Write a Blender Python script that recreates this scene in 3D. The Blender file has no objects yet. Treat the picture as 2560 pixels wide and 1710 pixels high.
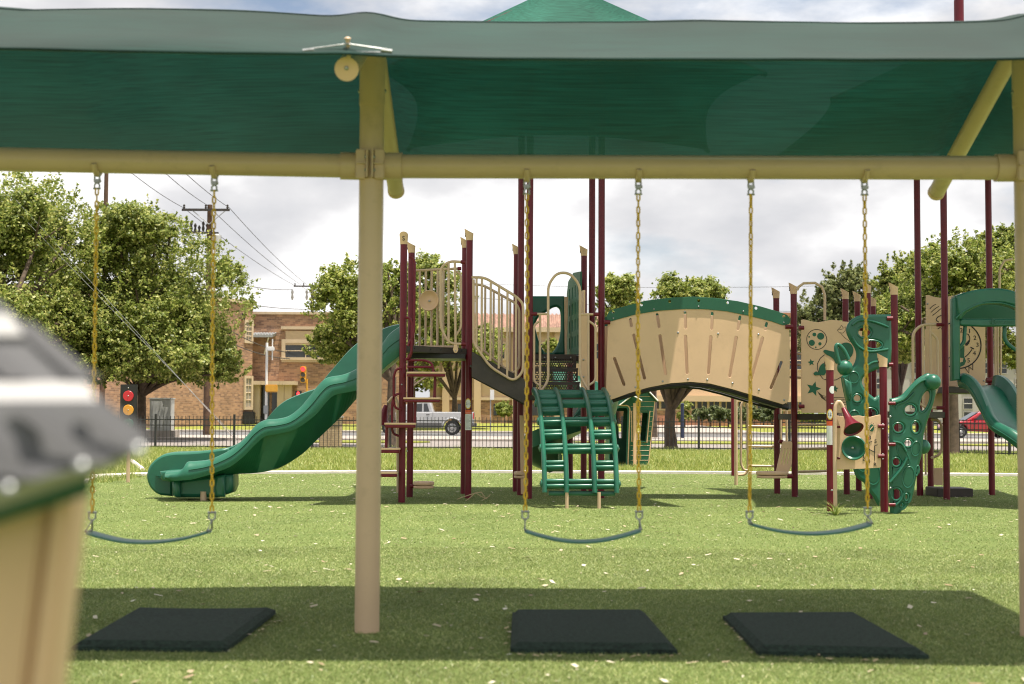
import bpy, bmesh, math, random
import numpy as np
from mathutils import Vector, Matrix, Euler

rnd = random.Random(11)
NP = np.random.default_rng(5)
SC = bpy.context.scene
COL = SC.collection

# ------------------------------------------------------------------ camera
F, CX, CY, EYE = 3600.0, 1280.0, 855.0, 1.13
PITCH = math.atan(187 / F)
cam = bpy.data.cameras.new('camera')
cam.sensor_width = 36
cam.lens = F / 2560 * 36
cam.clip_start = 0.05
cam.clip_end = 5000
cam.dof.use_dof = True
cam.dof.focus_distance = 20.0
cam.dof.aperture_fstop = 3.1
cam_o = bpy.data.objects.new('camera', cam)
COL.objects.link(cam_o)
CAMR = Matrix.Rotation(math.pi / 2 + PITCH, 3, 'X') @ Matrix.Rotation(0.0047, 3, 'Z')
cam_o.matrix_world = Matrix.Translation((0, 0, EYE)) @ CAMR.to_4x4()
SC.camera = cam_o

# ------------------------------------------------------------------ world
SUNV = Vector((0.17, -0.13, 1.0)).normalized()      # towards the sun
w = bpy.data.worlds.new('World')
SC.world = w
w.use_nodes = True
nt = w.node_tree
nt.nodes.clear()
N = nt.nodes.new
def lk(a, b): nt.links.new(a, b)
out = N('ShaderNodeOutputWorld')
sky = N('ShaderNodeTexSky'); sky.sky_type = 'NISHITA'; sky.sun_disc = False
sky.sun_elevation = math.asin(SUNV.z); sky.sun_rotation = math.atan2(SUNV.x, SUNV.y)
sky.dust_density = 1.5
b1 = N('ShaderNodeBackground'); b1.inputs[1].default_value = 0.075
lk(sky.outputs[0], b1.inputs[0])
tc = N('ShaderNodeTexCoord')
mp = N('ShaderNodeMapping'); mp.inputs['Scale'].default_value = (1, 1, 2.4)
mp.inputs['Location'].default_value = (0.35, 0.1, 0.22)
lk(tc.outputs['Generated'], mp.inputs[0])
n1 = N('ShaderNodeTexNoise'); n1.inputs['Scale'].default_value = 3.4
n1.inputs['Detail'].default_value = 9; n1.inputs['Roughness'].default_value = 0.54
lk(mp.outputs[0], n1.inputs['Vector'])
r1 = N('ShaderNodeValToRGB')
r1.color_ramp.elements[0].position = 0.34; r1.color_ramp.elements[0].color = (0.16, 0.16, 0.16, 1)
r1.color_ramp.elements[1].position = 0.45; r1.color_ramp.elements[1].color = (1, 1, 1, 1)
lk(n1.outputs[0], r1.inputs[0])
n2 = N('ShaderNodeTexNoise'); n2.inputs['Scale'].default_value = 5.2
n2.inputs['Detail'].default_value = 10; n2.inputs['Roughness'].default_value = 0.5
mp2 = N('ShaderNodeMapping'); mp2.inputs['Scale'].default_value = (1, 1, 2.0)
mp2.inputs['Location'].default_value = (3.3, 1.7, 0.45)
lk(tc.outputs['Generated'], mp2.inputs[0]); lk(mp2.outputs[0], n2.inputs['Vector'])
r2 = N('ShaderNodeValToRGB')
e = r2.color_ramp.elements
e[0].position = 0.34; e[0].color = (0.34, 0.345, 0.365, 1)
e[1].position = 0.62; e[1].color = (0.74, 0.73, 0.72, 1)
m = e.new(0.47); m.color = (0.455, 0.452, 0.46, 1)
lk(n2.outputs[0], r2.inputs[0])
b2 = N('ShaderNodeBackground'); b2.inputs[1].default_value = 1.08
lk(r2.outputs[0], b2.inputs[0])
mx = N('ShaderNodeMixShader')
lk(r1.outputs[0], mx.inputs[0]); lk(b1.outputs[0], mx.inputs[1]); lk(b2.outputs[0], mx.inputs[2])
lk(mx.outputs[0], out.inputs[0])

# ------------------------------------------------------------------ sun, exposure
sl = bpy.data.lights.new('sun', 'SUN')
sl.energy = 5.0; sl.angle = math.radians(0.6); sl.color = (1.0, 0.93, 0.81)
so = bpy.data.objects.new('sun', sl); COL.objects.link(so)
so.location = (0, 0, 30)
so.rotation_euler = (-SUNV).to_track_quat('-Z', 'Y').to_euler()
vs = SC.view_settings
vs.view_transform = 'Standard'; vs.look = 'None'; vs.exposure = 0.80; vs.gamma = 1.0
vs.use_curve_mapping = False
SC.render.engine = 'CYCLES'
SC.cycles.filter_width = 1.1; SC.cycles.max_bounces = 8; SC.cycles.transparent_max_bounces = 12

# ------------------------------------------------------------------ pixel -> place
def ray(p):
    return CAMR @ Vector(((p[0] - CX) / F, -(p[1] - CY) / F, -1.0))
def wp(p, Y):
    d = ray(p); t = Y / d.y
    return Vector((d.x * t, Y, EYE + d.z * t))
def gp(p, z=0.0):
    d = ray(p); t = (z - EYE) / d.z
    return Vector((d.x * t, d.y * t, z))
def zm(x0, y0, k):
    return lambda u, v: (x0 + k * u, y0 + k * v)
def L(z, pts, Y):
    return [wp(z(p[0], p[1]), p[2] if len(p) > 2 else Y) for p in pts]

# ------------------------------------------------------------------ materials
MATS = {}
def newmat(name):
    m = bpy.data.materials.new(name); m.use_nodes = True
    t = m.node_tree; bs = t.nodes['Principled BSDF']
    MATS[name] = m
    return m, t, bs
def plain(name, col, rough=0.5, var=0.12, scale=6.0, bump=0.0, bscale=60.0, metal=0.0, spec=0.5, dirt=None, coat=0.0):
    """paint / plastic with slight mottling, fine relief and optional dirt patches"""
    m, t, bs = newmat(name)
    n = t.nodes.new; l = t.links.new
    g = n('ShaderNodeNewGeometry')
    no = n('ShaderNodeTexNoise'); no.inputs['Scale'].default_value = scale; no.inputs['Detail'].default_value = 6
    l(g.outputs['Position'], no.inputs['Vector'])
    rp = n('ShaderNodeValToRGB')
    c = Vector(col)
    rp.color_ramp.elements[0].position = 0.3; rp.color_ramp.elements[0].color = (*(c * (1 - var)), 1)
    rp.color_ramp.elements[1].position = 0.7; rp.color_ramp.elements[1].color = (*(c * (1 + var)), 1)
    l(no.outputs[0], rp.inputs[0])
    src = rp.outputs[0]
    if dirt:
        n3 = n('ShaderNodeTexNoise'); n3.inputs['Scale'].default_value = scale * 2.3; n3.inputs['Detail'].default_value = 8
        n3.inputs['Roughness'].default_value = 0.7
        l(g.outputs['Position'], n3.inputs['Vector'])
        r3 = n('ShaderNodeValToRGB'); r3.color_ramp.elements[0].position = 0.55; r3.color_ramp.elements[1].position = 0.78
        r3.color_ramp.elements[1].color = (dirt[3],) * 3 + (1,)
        l(n3.outputs[0], r3.inputs[0])
        mm = n('ShaderNodeMixRGB'); l(r3.outputs[0], mm.inputs[0]); l(src, mm.inputs[1])
        mm.inputs[2].default_value = (*dirt[:3], 1); src = mm.outputs[0]
    l(src, bs.inputs['Base Color'])
    bs.inputs['Metallic'].default_value = metal
    bs.inputs['Specular IOR Level'].default_value = spec
    bs.inputs['Coat Weight'].default_value = coat
    rr = n('ShaderNodeMapRange'); rr.inputs['To Min'].default_value = max(0.02, rough - 0.08); rr.inputs['To Max'].default_value = rough + 0.08
    l(no.outputs[0], rr.inputs[0]); l(rr.outputs[0], bs.inputs['Roughness'])
    if bump:
        nb = n('ShaderNodeTexNoise'); nb.inputs['Scale'].default_value = bscale; nb.inputs['Detail'].default_value = 4
        l(g.outputs['Position'], nb.inputs['Vector'])
        bp = n('ShaderNodeBump'); bp.inputs['Strength'].default_value = bump; bp.inputs['Distance'].default_value = 0.01
        l(nb.outputs[0], bp.inputs['Height']); l(bp.outputs[0], bs.inputs['Normal'])
    return m

TAN = plain('tan_paint', (0.58, 0.418, 0.272), 0.34, 0.05, 3, 0.03, 90, dirt=(0.34, 0.25, 0.16, 0.5))
TANP = plain('tan_plastic', (0.68, 0.462, 0.285), 0.52, 0.05, 2.5, 0.05, 140, dirt=(0.46, 0.31, 0.19, 0.3))
MAROON = plain('maroon_paint', (0.135, 0.0085, 0.019), 0.33, 0.12, 8, 0.02, 120, spec=0.35, dirt=(0.15, 0.03, 0.03, 0.25))
GREEN = plain('green_plastic', (0.015, 0.116, 0.071), 0.34, 0.14, 2.5, 0.06, 130, dirt=(0.05, 0.17, 0.115, 0.45))
GREEND = plain('green_sheet', (0.012, 0.105, 0.055), 0.5, 0.1, 3, 0.04, 120)
DECK = plain('deck_coating', (0.046, 0.036, 0.031), 0.55, 0.2, 9, 0.12, 200, dirt=(0.10, 0.085, 0.07, 0.4))
STEEL = plain('galvanised_steel', (0.36, 0.37, 0.37), 0.4, 0.2, 30, 0.0, metal=0.85)
YEL = plain('yellow_chain_coating', (0.70, 0.43, 0.018), 0.38, 0.22, 40, 0.04, 200, dirt=(0.28, 0.16, 0.03, 0.7))
RUBG = plain('green_rubber_seat', (0.045, 0.165, 0.135), 0.42, 0.15, 12, 0.05, 150)
RUBB = plain('dark_rubber_mat', (0.018, 0.032, 0.023), 0.9, 0.6, 45, 0.9, 90, spec=0.25, dirt=(0.036, 0.052, 0.040, 0.8))
BLACK = plain('black_paint', (0.012, 0.012, 0.013), 0.45, 0.2, 8)
FENCEM = plain('black_fence_paint', (0.016, 0.017, 0.020), 0.42, 0.25, 6)
WHITE = plain('white_paint', (0.72, 0.71, 0.69), 0.5, 0.05, 8)
CONC = plain('concrete', (0.33, 0.29, 0.257), 0.85, 0.14, 3, 0.3, 60, dirt=(0.27, 0.235, 0.20, 0.5))
CURBM = plain('pale_kerb', (0.66, 0.60, 0.55), 0.85, 0.1, 5, 0.3, 60)
PAVE = plain('pinkish_pavement', (0.22, 0.192, 0.178), 0.9, 0.12, 0.7, 0.2, 30, dirt=(0.22, 0.19, 0.17, 0.5))
ASPH = plain('asphalt', (0.125, 0.122, 0.124), 0.9, 0.14, 0.6, 0.3, 40)
WOOD = plain('pole_wood', (0.095, 0.052, 0.030), 0.85, 0.35, 4, 0.5, 25)
BARK = plain('bark', (0.085, 0.060, 0.042), 0.95, 0.4, 6, 0.9, 18)
DARKW = plain('grey_wood', (0.045, 0.040, 0.038), 0.85, 0.3, 4)
TANWALL = plain('tan_wall', (0.56, 0.415, 0.27), 0.8, 0.06, 0.4, 0.1, 12)
TRIM = plain('cream_trim', (0.55, 0.43, 0.30), 0.7, 0.05, 1)
GLASS = plain('window_glass', (0.035, 0.038, 0.042), 0.08, 0.3, 0.6, spec=0.6)
SHADE = plain('window_blind', (0.30, 0.27, 0.23), 0.7, 0.1, 1)
GREYW = plain('grey_wall', (0.38, 0.36, 0.35), 0.8, 0.06, 0.5)
GREYM = plain('grey_metal', (0.30, 0.31, 0.32), 0.5, 0.1, 2)
CAB = plain('cabinet_paint', (0.44, 0.45, 0.43), 0.5, 0.08, 2)
SILVER = plain('silver_car_paint', (0.52, 0.52, 0.54), 0.22, 0.03, 2, metal=0.35, coat=0.6)
DARKGREY = plain('dark_grey_trim', (0.10, 0.095, 0.095), 0.5, 0.1, 3)
REDCAR = plain('red_car_paint', (0.38, 0.012, 0.022), 0.2, 0.05, 2, coat=0.8)
TYRE = plain('tyre_rubber', (0.018, 0.018, 0.019), 0.8, 0.2, 12)
RIM = plain('alloy_rim', (0.48, 0.47, 0.46), 0.3, 0.1, 9, metal=0.6)
YSIG = plain('signal_yellow', (0.62, 0.32, 0.035), 0.5, 0.08, 4)
REDP = plain('red_plastic', (0.55, 0.022, 0.035), 0.4, 0.06, 5)
AMBP = plain('amber_plastic', (0.72, 0.32, 0.03), 0.4, 0.06, 5)
ROOFG = plain('grey_roof_plastic', (0.125, 0.125, 0.132), 0.75, 0.1, 5, 0.05, 80, spec=0.2)
TILE = plain('hazed_clay_tile', (0.27, 0.155, 0.115), 0.8, 0.3, 1.8, 0.5, 6)  # tile colour paled and greyed to stand in for distance haze
BRICKB = plain('brick_base', (0.36, 0.17, 0.095), 0.85, 0.25, 2.0, 0.2, 8)
ROOFD = plain('dark_roof_stripe', (0.075, 0.075, 0.08), 0.8, 0.1, 5)
ROOFE = plain('pale_roof_edge', (0.36, 0.355, 0.35), 0.75, 0.06, 5)
STRAW = plain('dry_straw', (0.50, 0.38, 0.22), 0.8, 0.15, 20)
BLUEP = plain('dark_blue_paint', (0.012, 0.022, 0.06), 0.4, 0.1, 5)
CEMENT = plain('sticker_white', (0.72, 0.74, 0.72), 0.5, 0.03, 30)
ORST = plain('sticker_orange', (0.70, 0.11, 0.03), 0.5, 0.03, 30)
YST = plain('sticker_yellow', (0.75, 0.48, 0.04), 0.5, 0.03, 30)

def brick(name, c1, c2, mortar, bw=0.42, bh=0.14, msz=0.012, var2=None):
    m, t, bs = newmat(name)
    n = t.nodes.new; l = t.links.new
    g = n('ShaderNodeNewGeometry'); sx = n('ShaderNodeSeparateXYZ'); l(g.outputs['Position'], sx.inputs[0])
    ad = n('ShaderNodeMath'); ad.operation = 'ADD'; l(sx.outputs[0], ad.inputs[0]); l(sx.outputs[1], ad.inputs[1])
    cb = n('ShaderNodeCombineXYZ'); l(ad.outputs[0], cb.inputs[0]); l(sx.outputs[2], cb.inputs[1])
    br = n('ShaderNodeTexBrick'); l(cb.outputs[0], br.inputs['Vector'])
    br.inputs['Scale'].default_value = 1.0
    br.inputs['Color1'].default_value = (*c1, 1); br.inputs['Color2'].default_value = (*c2, 1); br.inputs['Mortar'].default_value = (*mortar, 1)
    br.inputs['Brick Width'].default_value = bw; br.inputs['Row Height'].default_value = bh
    br.inputs['Mortar Size'].default_value = msz; br.inputs['Bias'].default_value = -0.1
    no = n('ShaderNodeTexNoise'); no.inputs['Scale'].default_value = 1.3; no.inputs['Detail'].default_value = 8
    l(g.outputs['Position'], no.inputs['Vector'])
    rp = n('ShaderNodeValToRGB'); rp.color_ramp.elements[0].color = (0.62, 0.6, 0.58, 1); rp.color_ramp.elements[1].color = (1.35, 1.3, 1.25, 1)
    l(no.outputs[0], rp.inputs[0])
    mm = n('ShaderNodeMixRGB'); mm.blend_type = 'MULTIPLY'; mm.inputs[0].default_value = 1
    l(br.outputs[0], mm.inputs[1]); l(rp.outputs[0], mm.inputs[2]); l(mm.outputs[0], bs.inputs['Base Color'])
    bs.inputs['Roughness'].default_value = 0.88
    bp = n('ShaderNodeBump'); bp.inputs['Strength'].default_value = 0.4; bp.inputs['Distance'].default_value = 0.02
    l(br.outputs['Fac'], bp.inputs['Height']); bp.invert = True
    l(bp.outputs[0], bs.inputs['Normal'])
    return m
BRICK = brick('orange_brick', (0.43, 0.255, 0.160), (0.19, 0.115, 0.085), (0.38, 0.27, 0.19))
BRICKP = brick('pale_brick', (0.50, 0.38, 0.26), (0.42, 0.31, 0.21), (0.33, 0.26, 0.19), 0.22, 0.075, 0.01)

def leafmat(name, dark, mid, lite, trans=0.35, patch=0.0):
    m, t, bs = newmat(name)
    n = t.nodes.new; l = t.links.new
    g = n('ShaderNodeNewGeometry')
    rp = n('ShaderNodeValToRGB'); e = rp.color_ramp.elements
    e[0].position = 0.0; e[0].color = (*dark, 1); e[1].position = 1.0; e[1].color = (*lite, 1)
    k = e.new(0.55); k.color = (*mid, 1)
    l(g.outputs['Random Per Island'], rp.inputs[0])
    if patch:                                   # worn and lush patches
        no = n('ShaderNodeTexNoise'); no.inputs['Scale'].default_value = 0.9; no.inputs['Detail'].default_value = 6
        l(g.outputs['Position'], no.inputs['Vector'])
        mr = n('ShaderNodeMapRange'); mr.inputs['From Min'].default_value = 0.3; mr.inputs['From Max'].default_value = 0.7
        mr.inputs['To Min'].default_value = 1 - patch; mr.inputs['To Max'].default_value = 1 + patch
        l(no.outputs[0], mr.inputs[0])
        vm = n('ShaderNodeVectorMath'); vm.operation = 'SCALE'; l(rp.outputs[0], vm.inputs[0]); l(mr.outputs[0], vm.inputs['Scale'])
        class _R: outputs = [vm.outputs[0]]
        rp = _R
    l(rp.outputs[0], bs.inputs['Base Color'])
    bs.inputs['Roughness'].default_value = 0.45
    bs.inputs['Specular IOR Level'].default_value = 0.4
    tr = n('ShaderNodeBsdfTranslucent'); l(rp.outputs[0], tr.inputs[0])
    ms = n('ShaderNodeMixShader'); ms.inputs[0].default_value = trans
    l(bs.outputs[0], ms.inputs[1]); l(tr.outputs[0], ms.inputs[2])
    l(ms.outputs[0], t.nodes['Material Output'].inputs[0])
    return m
LEAF = leafmat('oak_leaves', (0.10, 0.145, 0.026), (0.255, 0.315, 0.064), (0.55, 0.54, 0.18), 0.48)
LEAF2 = leafmat('light_leaves', (0.12, 0.17, 0.028), (0.285, 0.345, 0.068), (0.57, 0.56, 0.18), 0.48)
LEAF3 = leafmat('pine_leaves', (0.09, 0.12, 0.038), (0.19, 0.22, 0.075), (0.34, 0.35, 0.14), 0.45)
HEDGE = leafmat('hedge_leaves', (0.05, 0.075, 0.025), (0.12, 0.155, 0.055), (0.26, 0.28, 0.13))
BLADE = leafmat('turf_blades', (0.125, 0.180, 0.046), (0.252, 0.318, 0.094), (0.47, 0.47, 0.22), 0.30, 0.25)
LAWNB = leafmat('lawn_blades', (0.15, 0.215, 0.040), (0.31, 0.375, 0.090), (0.53, 0.51, 0.21), 0.35)
LITTER = leafmat('dry_leaf', (0.30, 0.20, 0.11), (0.55, 0.45, 0.31), (0.72, 0.66, 0.54), 0.15)

def groundmat(name, c1, c2, c3, scale, fine):
    m, t, bs = newmat(name)
    n = t.nodes.new; l = t.links.new
    g = n('ShaderNodeNewGeometry')
    a = n('ShaderNodeTexNoise'); a.inputs['Scale'].default_value = scale; a.inputs['Detail'].default_value = 7
    b = n('ShaderNodeTexNoise'); b.inputs['Scale'].default_value = fine; b.inputs['Detail'].default_value = 5; b.inputs['Roughness'].default_value = 0.7
    l(g.outputs['Position'], a.inputs['Vector']); l(g.outputs['Position'], b.inputs['Vector'])
    r = n('ShaderNodeValToRGB'); r.color_ramp.elements[0].position = 0.32; r.color_ramp.elements[0].color = (*c1, 1)
    r.color_ramp.elements[1].position = 0.68; r.color_ramp.elements[1].color = (*c2, 1)
    l(a.outputs[0], r.inputs[0])
    r2 = n('ShaderNodeValToRGB'); r2.color_ramp.elements[0].position = 0.45; r2.color_ramp.elements[0].color = (0, 0, 0, 1)
    r2.color_ramp.elements[1].position = 0.75; l(b.outputs[0], r2.inputs[0])
    mm = n('ShaderNodeMixRGB'); l(r2.outputs[0], mm.inputs[0]); l(r.outputs[0], mm.inputs[1]); mm.inputs[2].default_value = (*c3, 1)
    l(mm.outputs[0], bs.inputs['Base Color']); bs.inputs['Roughness'].default_value = 0.9
    bs.inputs['Specular IOR Level'].default_value = 0.1
    bp = n('ShaderNodeBump'); bp.inputs['Strength'].default_value = 0.8; bp.inputs['Distance'].default_value = 0.03
    l(b.outputs[0], bp.inputs['Height']); l(bp.outputs[0], bs.inputs['Normal'])
    return m
TURFM = groundmat('turf_base', (0.105, 0.158, 0.042), (0.155, 0.205, 0.060), (0.28, 0.31, 0.12), 1.2, 70)
LAWNM = groundmat('lawn_soil', (0.17, 0.20, 0.035), (0.24, 0.26, 0.05), (0.30, 0.27, 0.09), 0.6, 14)

def fabric(name, col, trans_col, see=0.10, sheen=0.5):
    """woven shade cloth: lets some light through, slightly see-through"""
    m, t, bs = newmat(name)
    n = t.nodes.new; l = t.links.new
    g = n('ShaderNodeNewGeometry')
    mpn = n('ShaderNodeMapping'); mpn.inputs['Scale'].default_value = (2.5, 75, 75)
    l(g.outputs['Position'], mpn.inputs[0])
    a = n('ShaderNodeTexNoise'); a.inputs['Scale'].default_value = 1.0; a.inputs['Detail'].default_value = 5
    l(mpn.outputs[0], a.inputs['Vector'])
    a2 = n('ShaderNodeTexNoise'); a2.inputs['Scale'].default_value = 0.9; a2.inputs['Detail'].default_value = 3
    l(g.outputs['Position'], a2.inputs['Vector'])
    mu = n('ShaderNodeMath'); mu.operation = 'MULTIPLY'; l(a.outputs[0], mu.inputs[0]); l(a2.outputs[0], mu.inputs[1])
    rp = n('ShaderNodeMapRange'); rp.inputs['From Min'].default_value = 0.10; rp.inputs['From Max'].default_value = 0.42
    rp.inputs['To Min'].default_value = 0.50; rp.inputs['To Max'].default_value = 1.45
    l(mu.outputs[0], rp.inputs[0])
    def tint(c):
        v = n('ShaderNodeVectorMath'); v.operation = 'SCALE'; v.inputs[0].default_value = c
        l(rp.outputs[0], v.inputs['Scale']); return v.outputs[0]
    l(tint(col), bs.inputs['Base Color']); bs.inputs['Roughness'].default_value = 0.8
    bs.inputs['Specular IOR Level'].default_value = 0.2
    bs.inputs['Sheen Weight'].default_value = sheen; bs.inputs['Sheen Roughness'].default_value = 0.45
    bs.inputs['Sheen Tint'].default_value = (0.92, 0.93, 0.92, 1)
    tr = n('ShaderNodeBsdfTranslucent'); l(tint(trans_col), tr.inputs[0])
    tp = n('ShaderNodeBsdfTransparent'); tp.inputs[0].default_value = (0.55, 0.95, 0.85, 1)
    m1 = n('ShaderNodeMixShader'); m1.inputs[0].default_value = 0.42
    l(bs.outputs[0], m1.inputs[1]); l(tr.outputs[0], m1.inputs[2])
    m2 = n('ShaderNodeMixShader'); m2.inputs[0].default_value = see
    l(m1.outputs[0], m2.inputs[1]); l(tp.outputs[0], m2.inputs[2])
    l(m2.outputs[0], t.nodes['Material Output'].inputs[0])
    return m
CLOTH = fabric('green_shade_cloth', (0.012, 0.050, 0.042), (0.0006, 0.022, 0.017), 0.016, 0.40)
CLOTH2 = fabric('green_canopy_cloth', (0.030, 0.150, 0.110), (0.004, 0.05, 0.035), 0.02, 0.25)

def emit(name, col, s):
    m, t, bs = newmat(name)
    bs.inputs['Base Color'].default_value = (*col, 1); bs.inputs['Emission Color'].default_value = (*col, 1)
    bs.inputs['Emission Strength'].default_value = s
    return m
LAMPR = emit('red_lamp', (0.9, 0.04, 0.05), 1.2)

# ------------------------------------------------------------------ mesh helpers
def tag(o, label=None, cat=None, group=None, kind=None):
    if label: o['label'] = label
    if cat: o['category'] = cat
    if group: o['group'] = group
    if kind: o['kind'] = kind
    return o
def link(name, me, mat=None, parent=None, kind=None):
    o = bpy.data.objects.new(name, me)
    COL.objects.link(o)
    if mat is not None and me is not None and not me.materials:
        me.materials.append(mat)
    if parent is not None:
        o.parent = parent
        if parent.type == 'EMPTY':
            o.matrix_parent_inverse = Matrix.Translation(-parent.location)
    if kind: o['kind'] = kind
    return o
def thing(name, loc, label, cat, group=None):
    o = bpy.data.objects.new(name, None)
    o.empty_display_size = 0.2
    o.location = loc
    COL.objects.link(o)
    return tag(o, label, cat, group)
def mesh(name, vs, fs, smooth=False):
    me = bpy.data.meshes.new(name)
    me.from_pydata([tuple(v) for v in vs], [], fs)
    me.validate()
    if smooth:
        me.shade_smooth()
    me.update()
    return me
def fixn(me, ang=None):
    bm = bmesh.new(); bm.from_mesh(me)
    bmesh.ops.recalc_face_normals(bm, faces=bm.faces); bm.to_mesh(me); bm.free()
    if ang is not None:
        me.shade_smooth()
        try: me.set_sharp_from_angle(angle=math.radians(ang))
        except Exception: pass
    return me
def fillet(pts, rad, n=5, closed=False):
    pts = [Vector(p) for p in pts]
    res = []
    m = len(pts)
    for i, p in enumerate(pts):
        if not closed and (i == 0 or i == m - 1):
            res.append(p); continue
        a, b = pts[i - 1], pts[(i + 1) % m]
        da, db = (a - p), (b - p)
        r = min(rad, da.length * 0.48, db.length * 0.48)
        s, e = p + da.normalized() * r, p + db.normalized() * r
        for k in range(n + 1):
            t = k / n
            res.append((1 - t) ** 2 * s + 2 * t * (1 - t) * p + t * t * e)
    return res
def smooth_path(pts, sub=6):
    pts = [Vector(p) for p in pts]
    res = []
    for i in range(len(pts) - 1):
        p0 = pts[max(i - 1, 0)]; p1 = pts[i]; p2 = pts[i + 1]; p3 = pts[min(i + 2, len(pts) - 1)]
        for k in range(sub):
            t = k / sub
            res.append(0.5 * ((2 * p1) + (p2 - p0) * t + (2 * p0 - 5 * p1 + 4 * p2 - p3) * t * t + (3 * p1 - p0 - 3 * p2 + p3) * t ** 3))
    res.append(pts[-1])
    return res
def sweep_data(pts, r, n=8, closed=False):
    pts = [Vector(p) for p in pts]
    m = len(pts)
    rs = r if isinstance(r, (list, tuple)) else [r] * m
    vs, fs = [], []
    up = None
    for i, p in enumerate(pts):
        if closed: d = pts[(i + 1) % m] - pts[i - 1]
        else: d = pts[min(i + 1, m - 1)] - pts[max(i - 1, 0)]
        d = d.normalized() if d.length > 1e-9 else Vector((0, 0, 1))
        if up is None:
            up = Vector((0, 0, 1)) if abs(d.z) < 0.9 else Vector((0, 1, 0))
        a = d.cross(up)
        if a.length < 1e-6: a = d.cross(Vector((1, 0, 0)))
        a.normalize(); b = a.cross(d).normalized(); up = b
        for k in range(n):
            t = 2 * math.pi * k / n
            vs.append(p + (a * math.cos(t) + b * math.sin(t)) * rs[i])
    for i in range(m if closed else m - 1):
        j = (i + 1) % m
        for k in range(n):
            k2 = (k + 1) % n
            fs.append((i * n + k, i * n + k2, j * n + k2, j * n + k))
    if not closed:
        fs.append(tuple(range(n))[::-1]); fs.append(tuple((m - 1) * n + k for k in range(n)))
    return vs, fs
def finish(vs, fs, name, mat, parent, ang=40, kind=None):
    me = mesh(name, vs, fs); fixn(me, ang)
    return link(name, me, mat, parent, kind)
def tube(name, pts, r, mat, parent, n=10, closed=False, fil=0.0, kind=None):
    if fil: pts = fillet(pts, fil, 5, closed)
    vs, fs = sweep_data(pts, r, n, closed)
    return finish(vs, fs, name, mat, parent, 40, kind)
def tubes(name, lst, r, mat, parent, n=8, kind=None):
    V, Fc = [], []
    for pts in lst:
        vs, fs = sweep_data(pts, r, n); o = len(V)
        V += vs; Fc += [tuple(i + o for i in f) for f in fs]
    return finish(V, Fc, name, mat, parent, 40, kind)
def box_data(c, d, rz=0.0):
    c = Vector(c); R = Matrix.Rotation(rz, 3, 'Z')
    vs = []
    for x in (-.5, .5):
        for y in (-.5, .5):
            for z in (-.5, .5):
                vs.append(c + R @ Vector((x * d[0], y * d[1], z * d[2])))
    fs = [(0, 1, 3, 2), (4, 6, 7, 5), (0, 4, 5, 1), (2, 3, 7, 6), (0, 2, 6, 4), (1, 5, 7, 3)]
    return vs, fs
def box(name, c, d, mat, parent, rz=0.0, bev=0.0, kind=None):
    vs, fs = box_data(c, d, rz)
    me = mesh(name, vs, fs)
    if bev:
        bm = bmesh.new(); bm.from_mesh(me)
        bmesh.ops.recalc_face_normals(bm, faces=bm.faces)
        bmesh.ops.bevel(bm, geom=list(bm.edges), offset=bev, segments=2, affect='EDGES')
        bm.to_mesh(me); bm.free(); fixn(me, 40)
    else: fixn(me)
    return link(name, me, mat, parent, kind)
def hull8(name, q, mat, parent, bev=0.0):
    """8 corners: bottom loop 4, top loop 4"""
    fs = [(0, 1, 2, 3), (4, 5, 6, 7), (0, 1, 5, 4), (1, 2, 6, 5), (2, 3, 7, 6), (3, 0, 4, 7)]
    me = mesh(name, q, fs); fixn(me)
    if bev:
        bm = bmesh.new(); bm.from_mesh(me)
        bmesh.ops.bevel(bm, geom=list(bm.edges), offset=bev, segments=2, affect='EDGES'); bm.to_mesh(me); bm.free(); fixn(me, 40)
    return link(name, me, mat, parent)
def curve_mesh(loops, ext, bev=0.0, bres=1):
    """filled flat shape (first loop outer, others holes) in local XY, thickness along Z"""
    cu = bpy.data.curves.new('tmp', 'CURVE')
    cu.dimensions = '2D'; cu.fill_mode = 'BOTH'; cu.extrude = max(ext / 2 - bev, 0.0005); cu.bevel_depth = bev; cu.bevel_resolution = bres
    cu.offset = -bev
    for lp in loops:
        s = cu.splines.new('POLY'); s.points.add(len(lp) - 1)
        for i, p in enumerate(lp): s.points[i].co = (p[0], p[1], 0, 1)
        s.use_cyclic_u = True
    o = bpy.data.objects.new('tmp', cu); COL.objects.link(o)
    dg = bpy.context.evaluated_depsgraph_get(); dg.update()
    me = bpy.data.meshes.new_from_object(o.evaluated_get(dg))
    bpy.data.objects.remove(o); bpy.data.curves.remove(cu)
    me.materials.clear()
    return me
def plate(name, loops, Y, th, mat, parent, bev=0.0, M=None, ang=35):
    """loops given as world points on the plane y=Y (or local 2D points with M)"""
    lp = [[(p[0], p[2]) if len(p) == 3 else p for p in l] for l in loops]
    me = curve_mesh(lp, th, bev)
    if M is None:
        M = Matrix.Translation((0, Y, 0)) @ Matrix.Rotation(math.pi / 2, 4, 'X')
    me.transform(M)
    me.shade_smooth()
    try: me.set_sharp_from_angle(angle=math.radians(ang))
    except Exception: pass
    me.name = name
    return link(name, me, mat, parent)
def ell(cx, cz, rx, rz, n=24, rot=0.0):
    res = []
    for k in range(n):
        t = 2 * math.pi * k / n
        x, z = rx * math.cos(t), rz * math.sin(t)
        res.append((cx + x * math.cos(rot) - z * math.sin(rot), cz + x * math.sin(rot) + z * math.cos(rot)))
    return res
def slot2(a, b, w, n=6):
    """stadium outline between two 2D points"""
    a = Vector((a[0], a[1])); b = Vector((b[0], b[1])); d = (b - a).normalized(); nn = Vector((-d.y, d.x))
    res = []
    for c, s in ((b, 1), (a, -1)):
        for k in range(n + 1):
            t = -math.pi / 2 + math.pi * k / n
            res.append(tuple(c + (d * math.cos(t) * s + nn * math.sin(t) * s) * w / 2))
    return res
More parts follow.
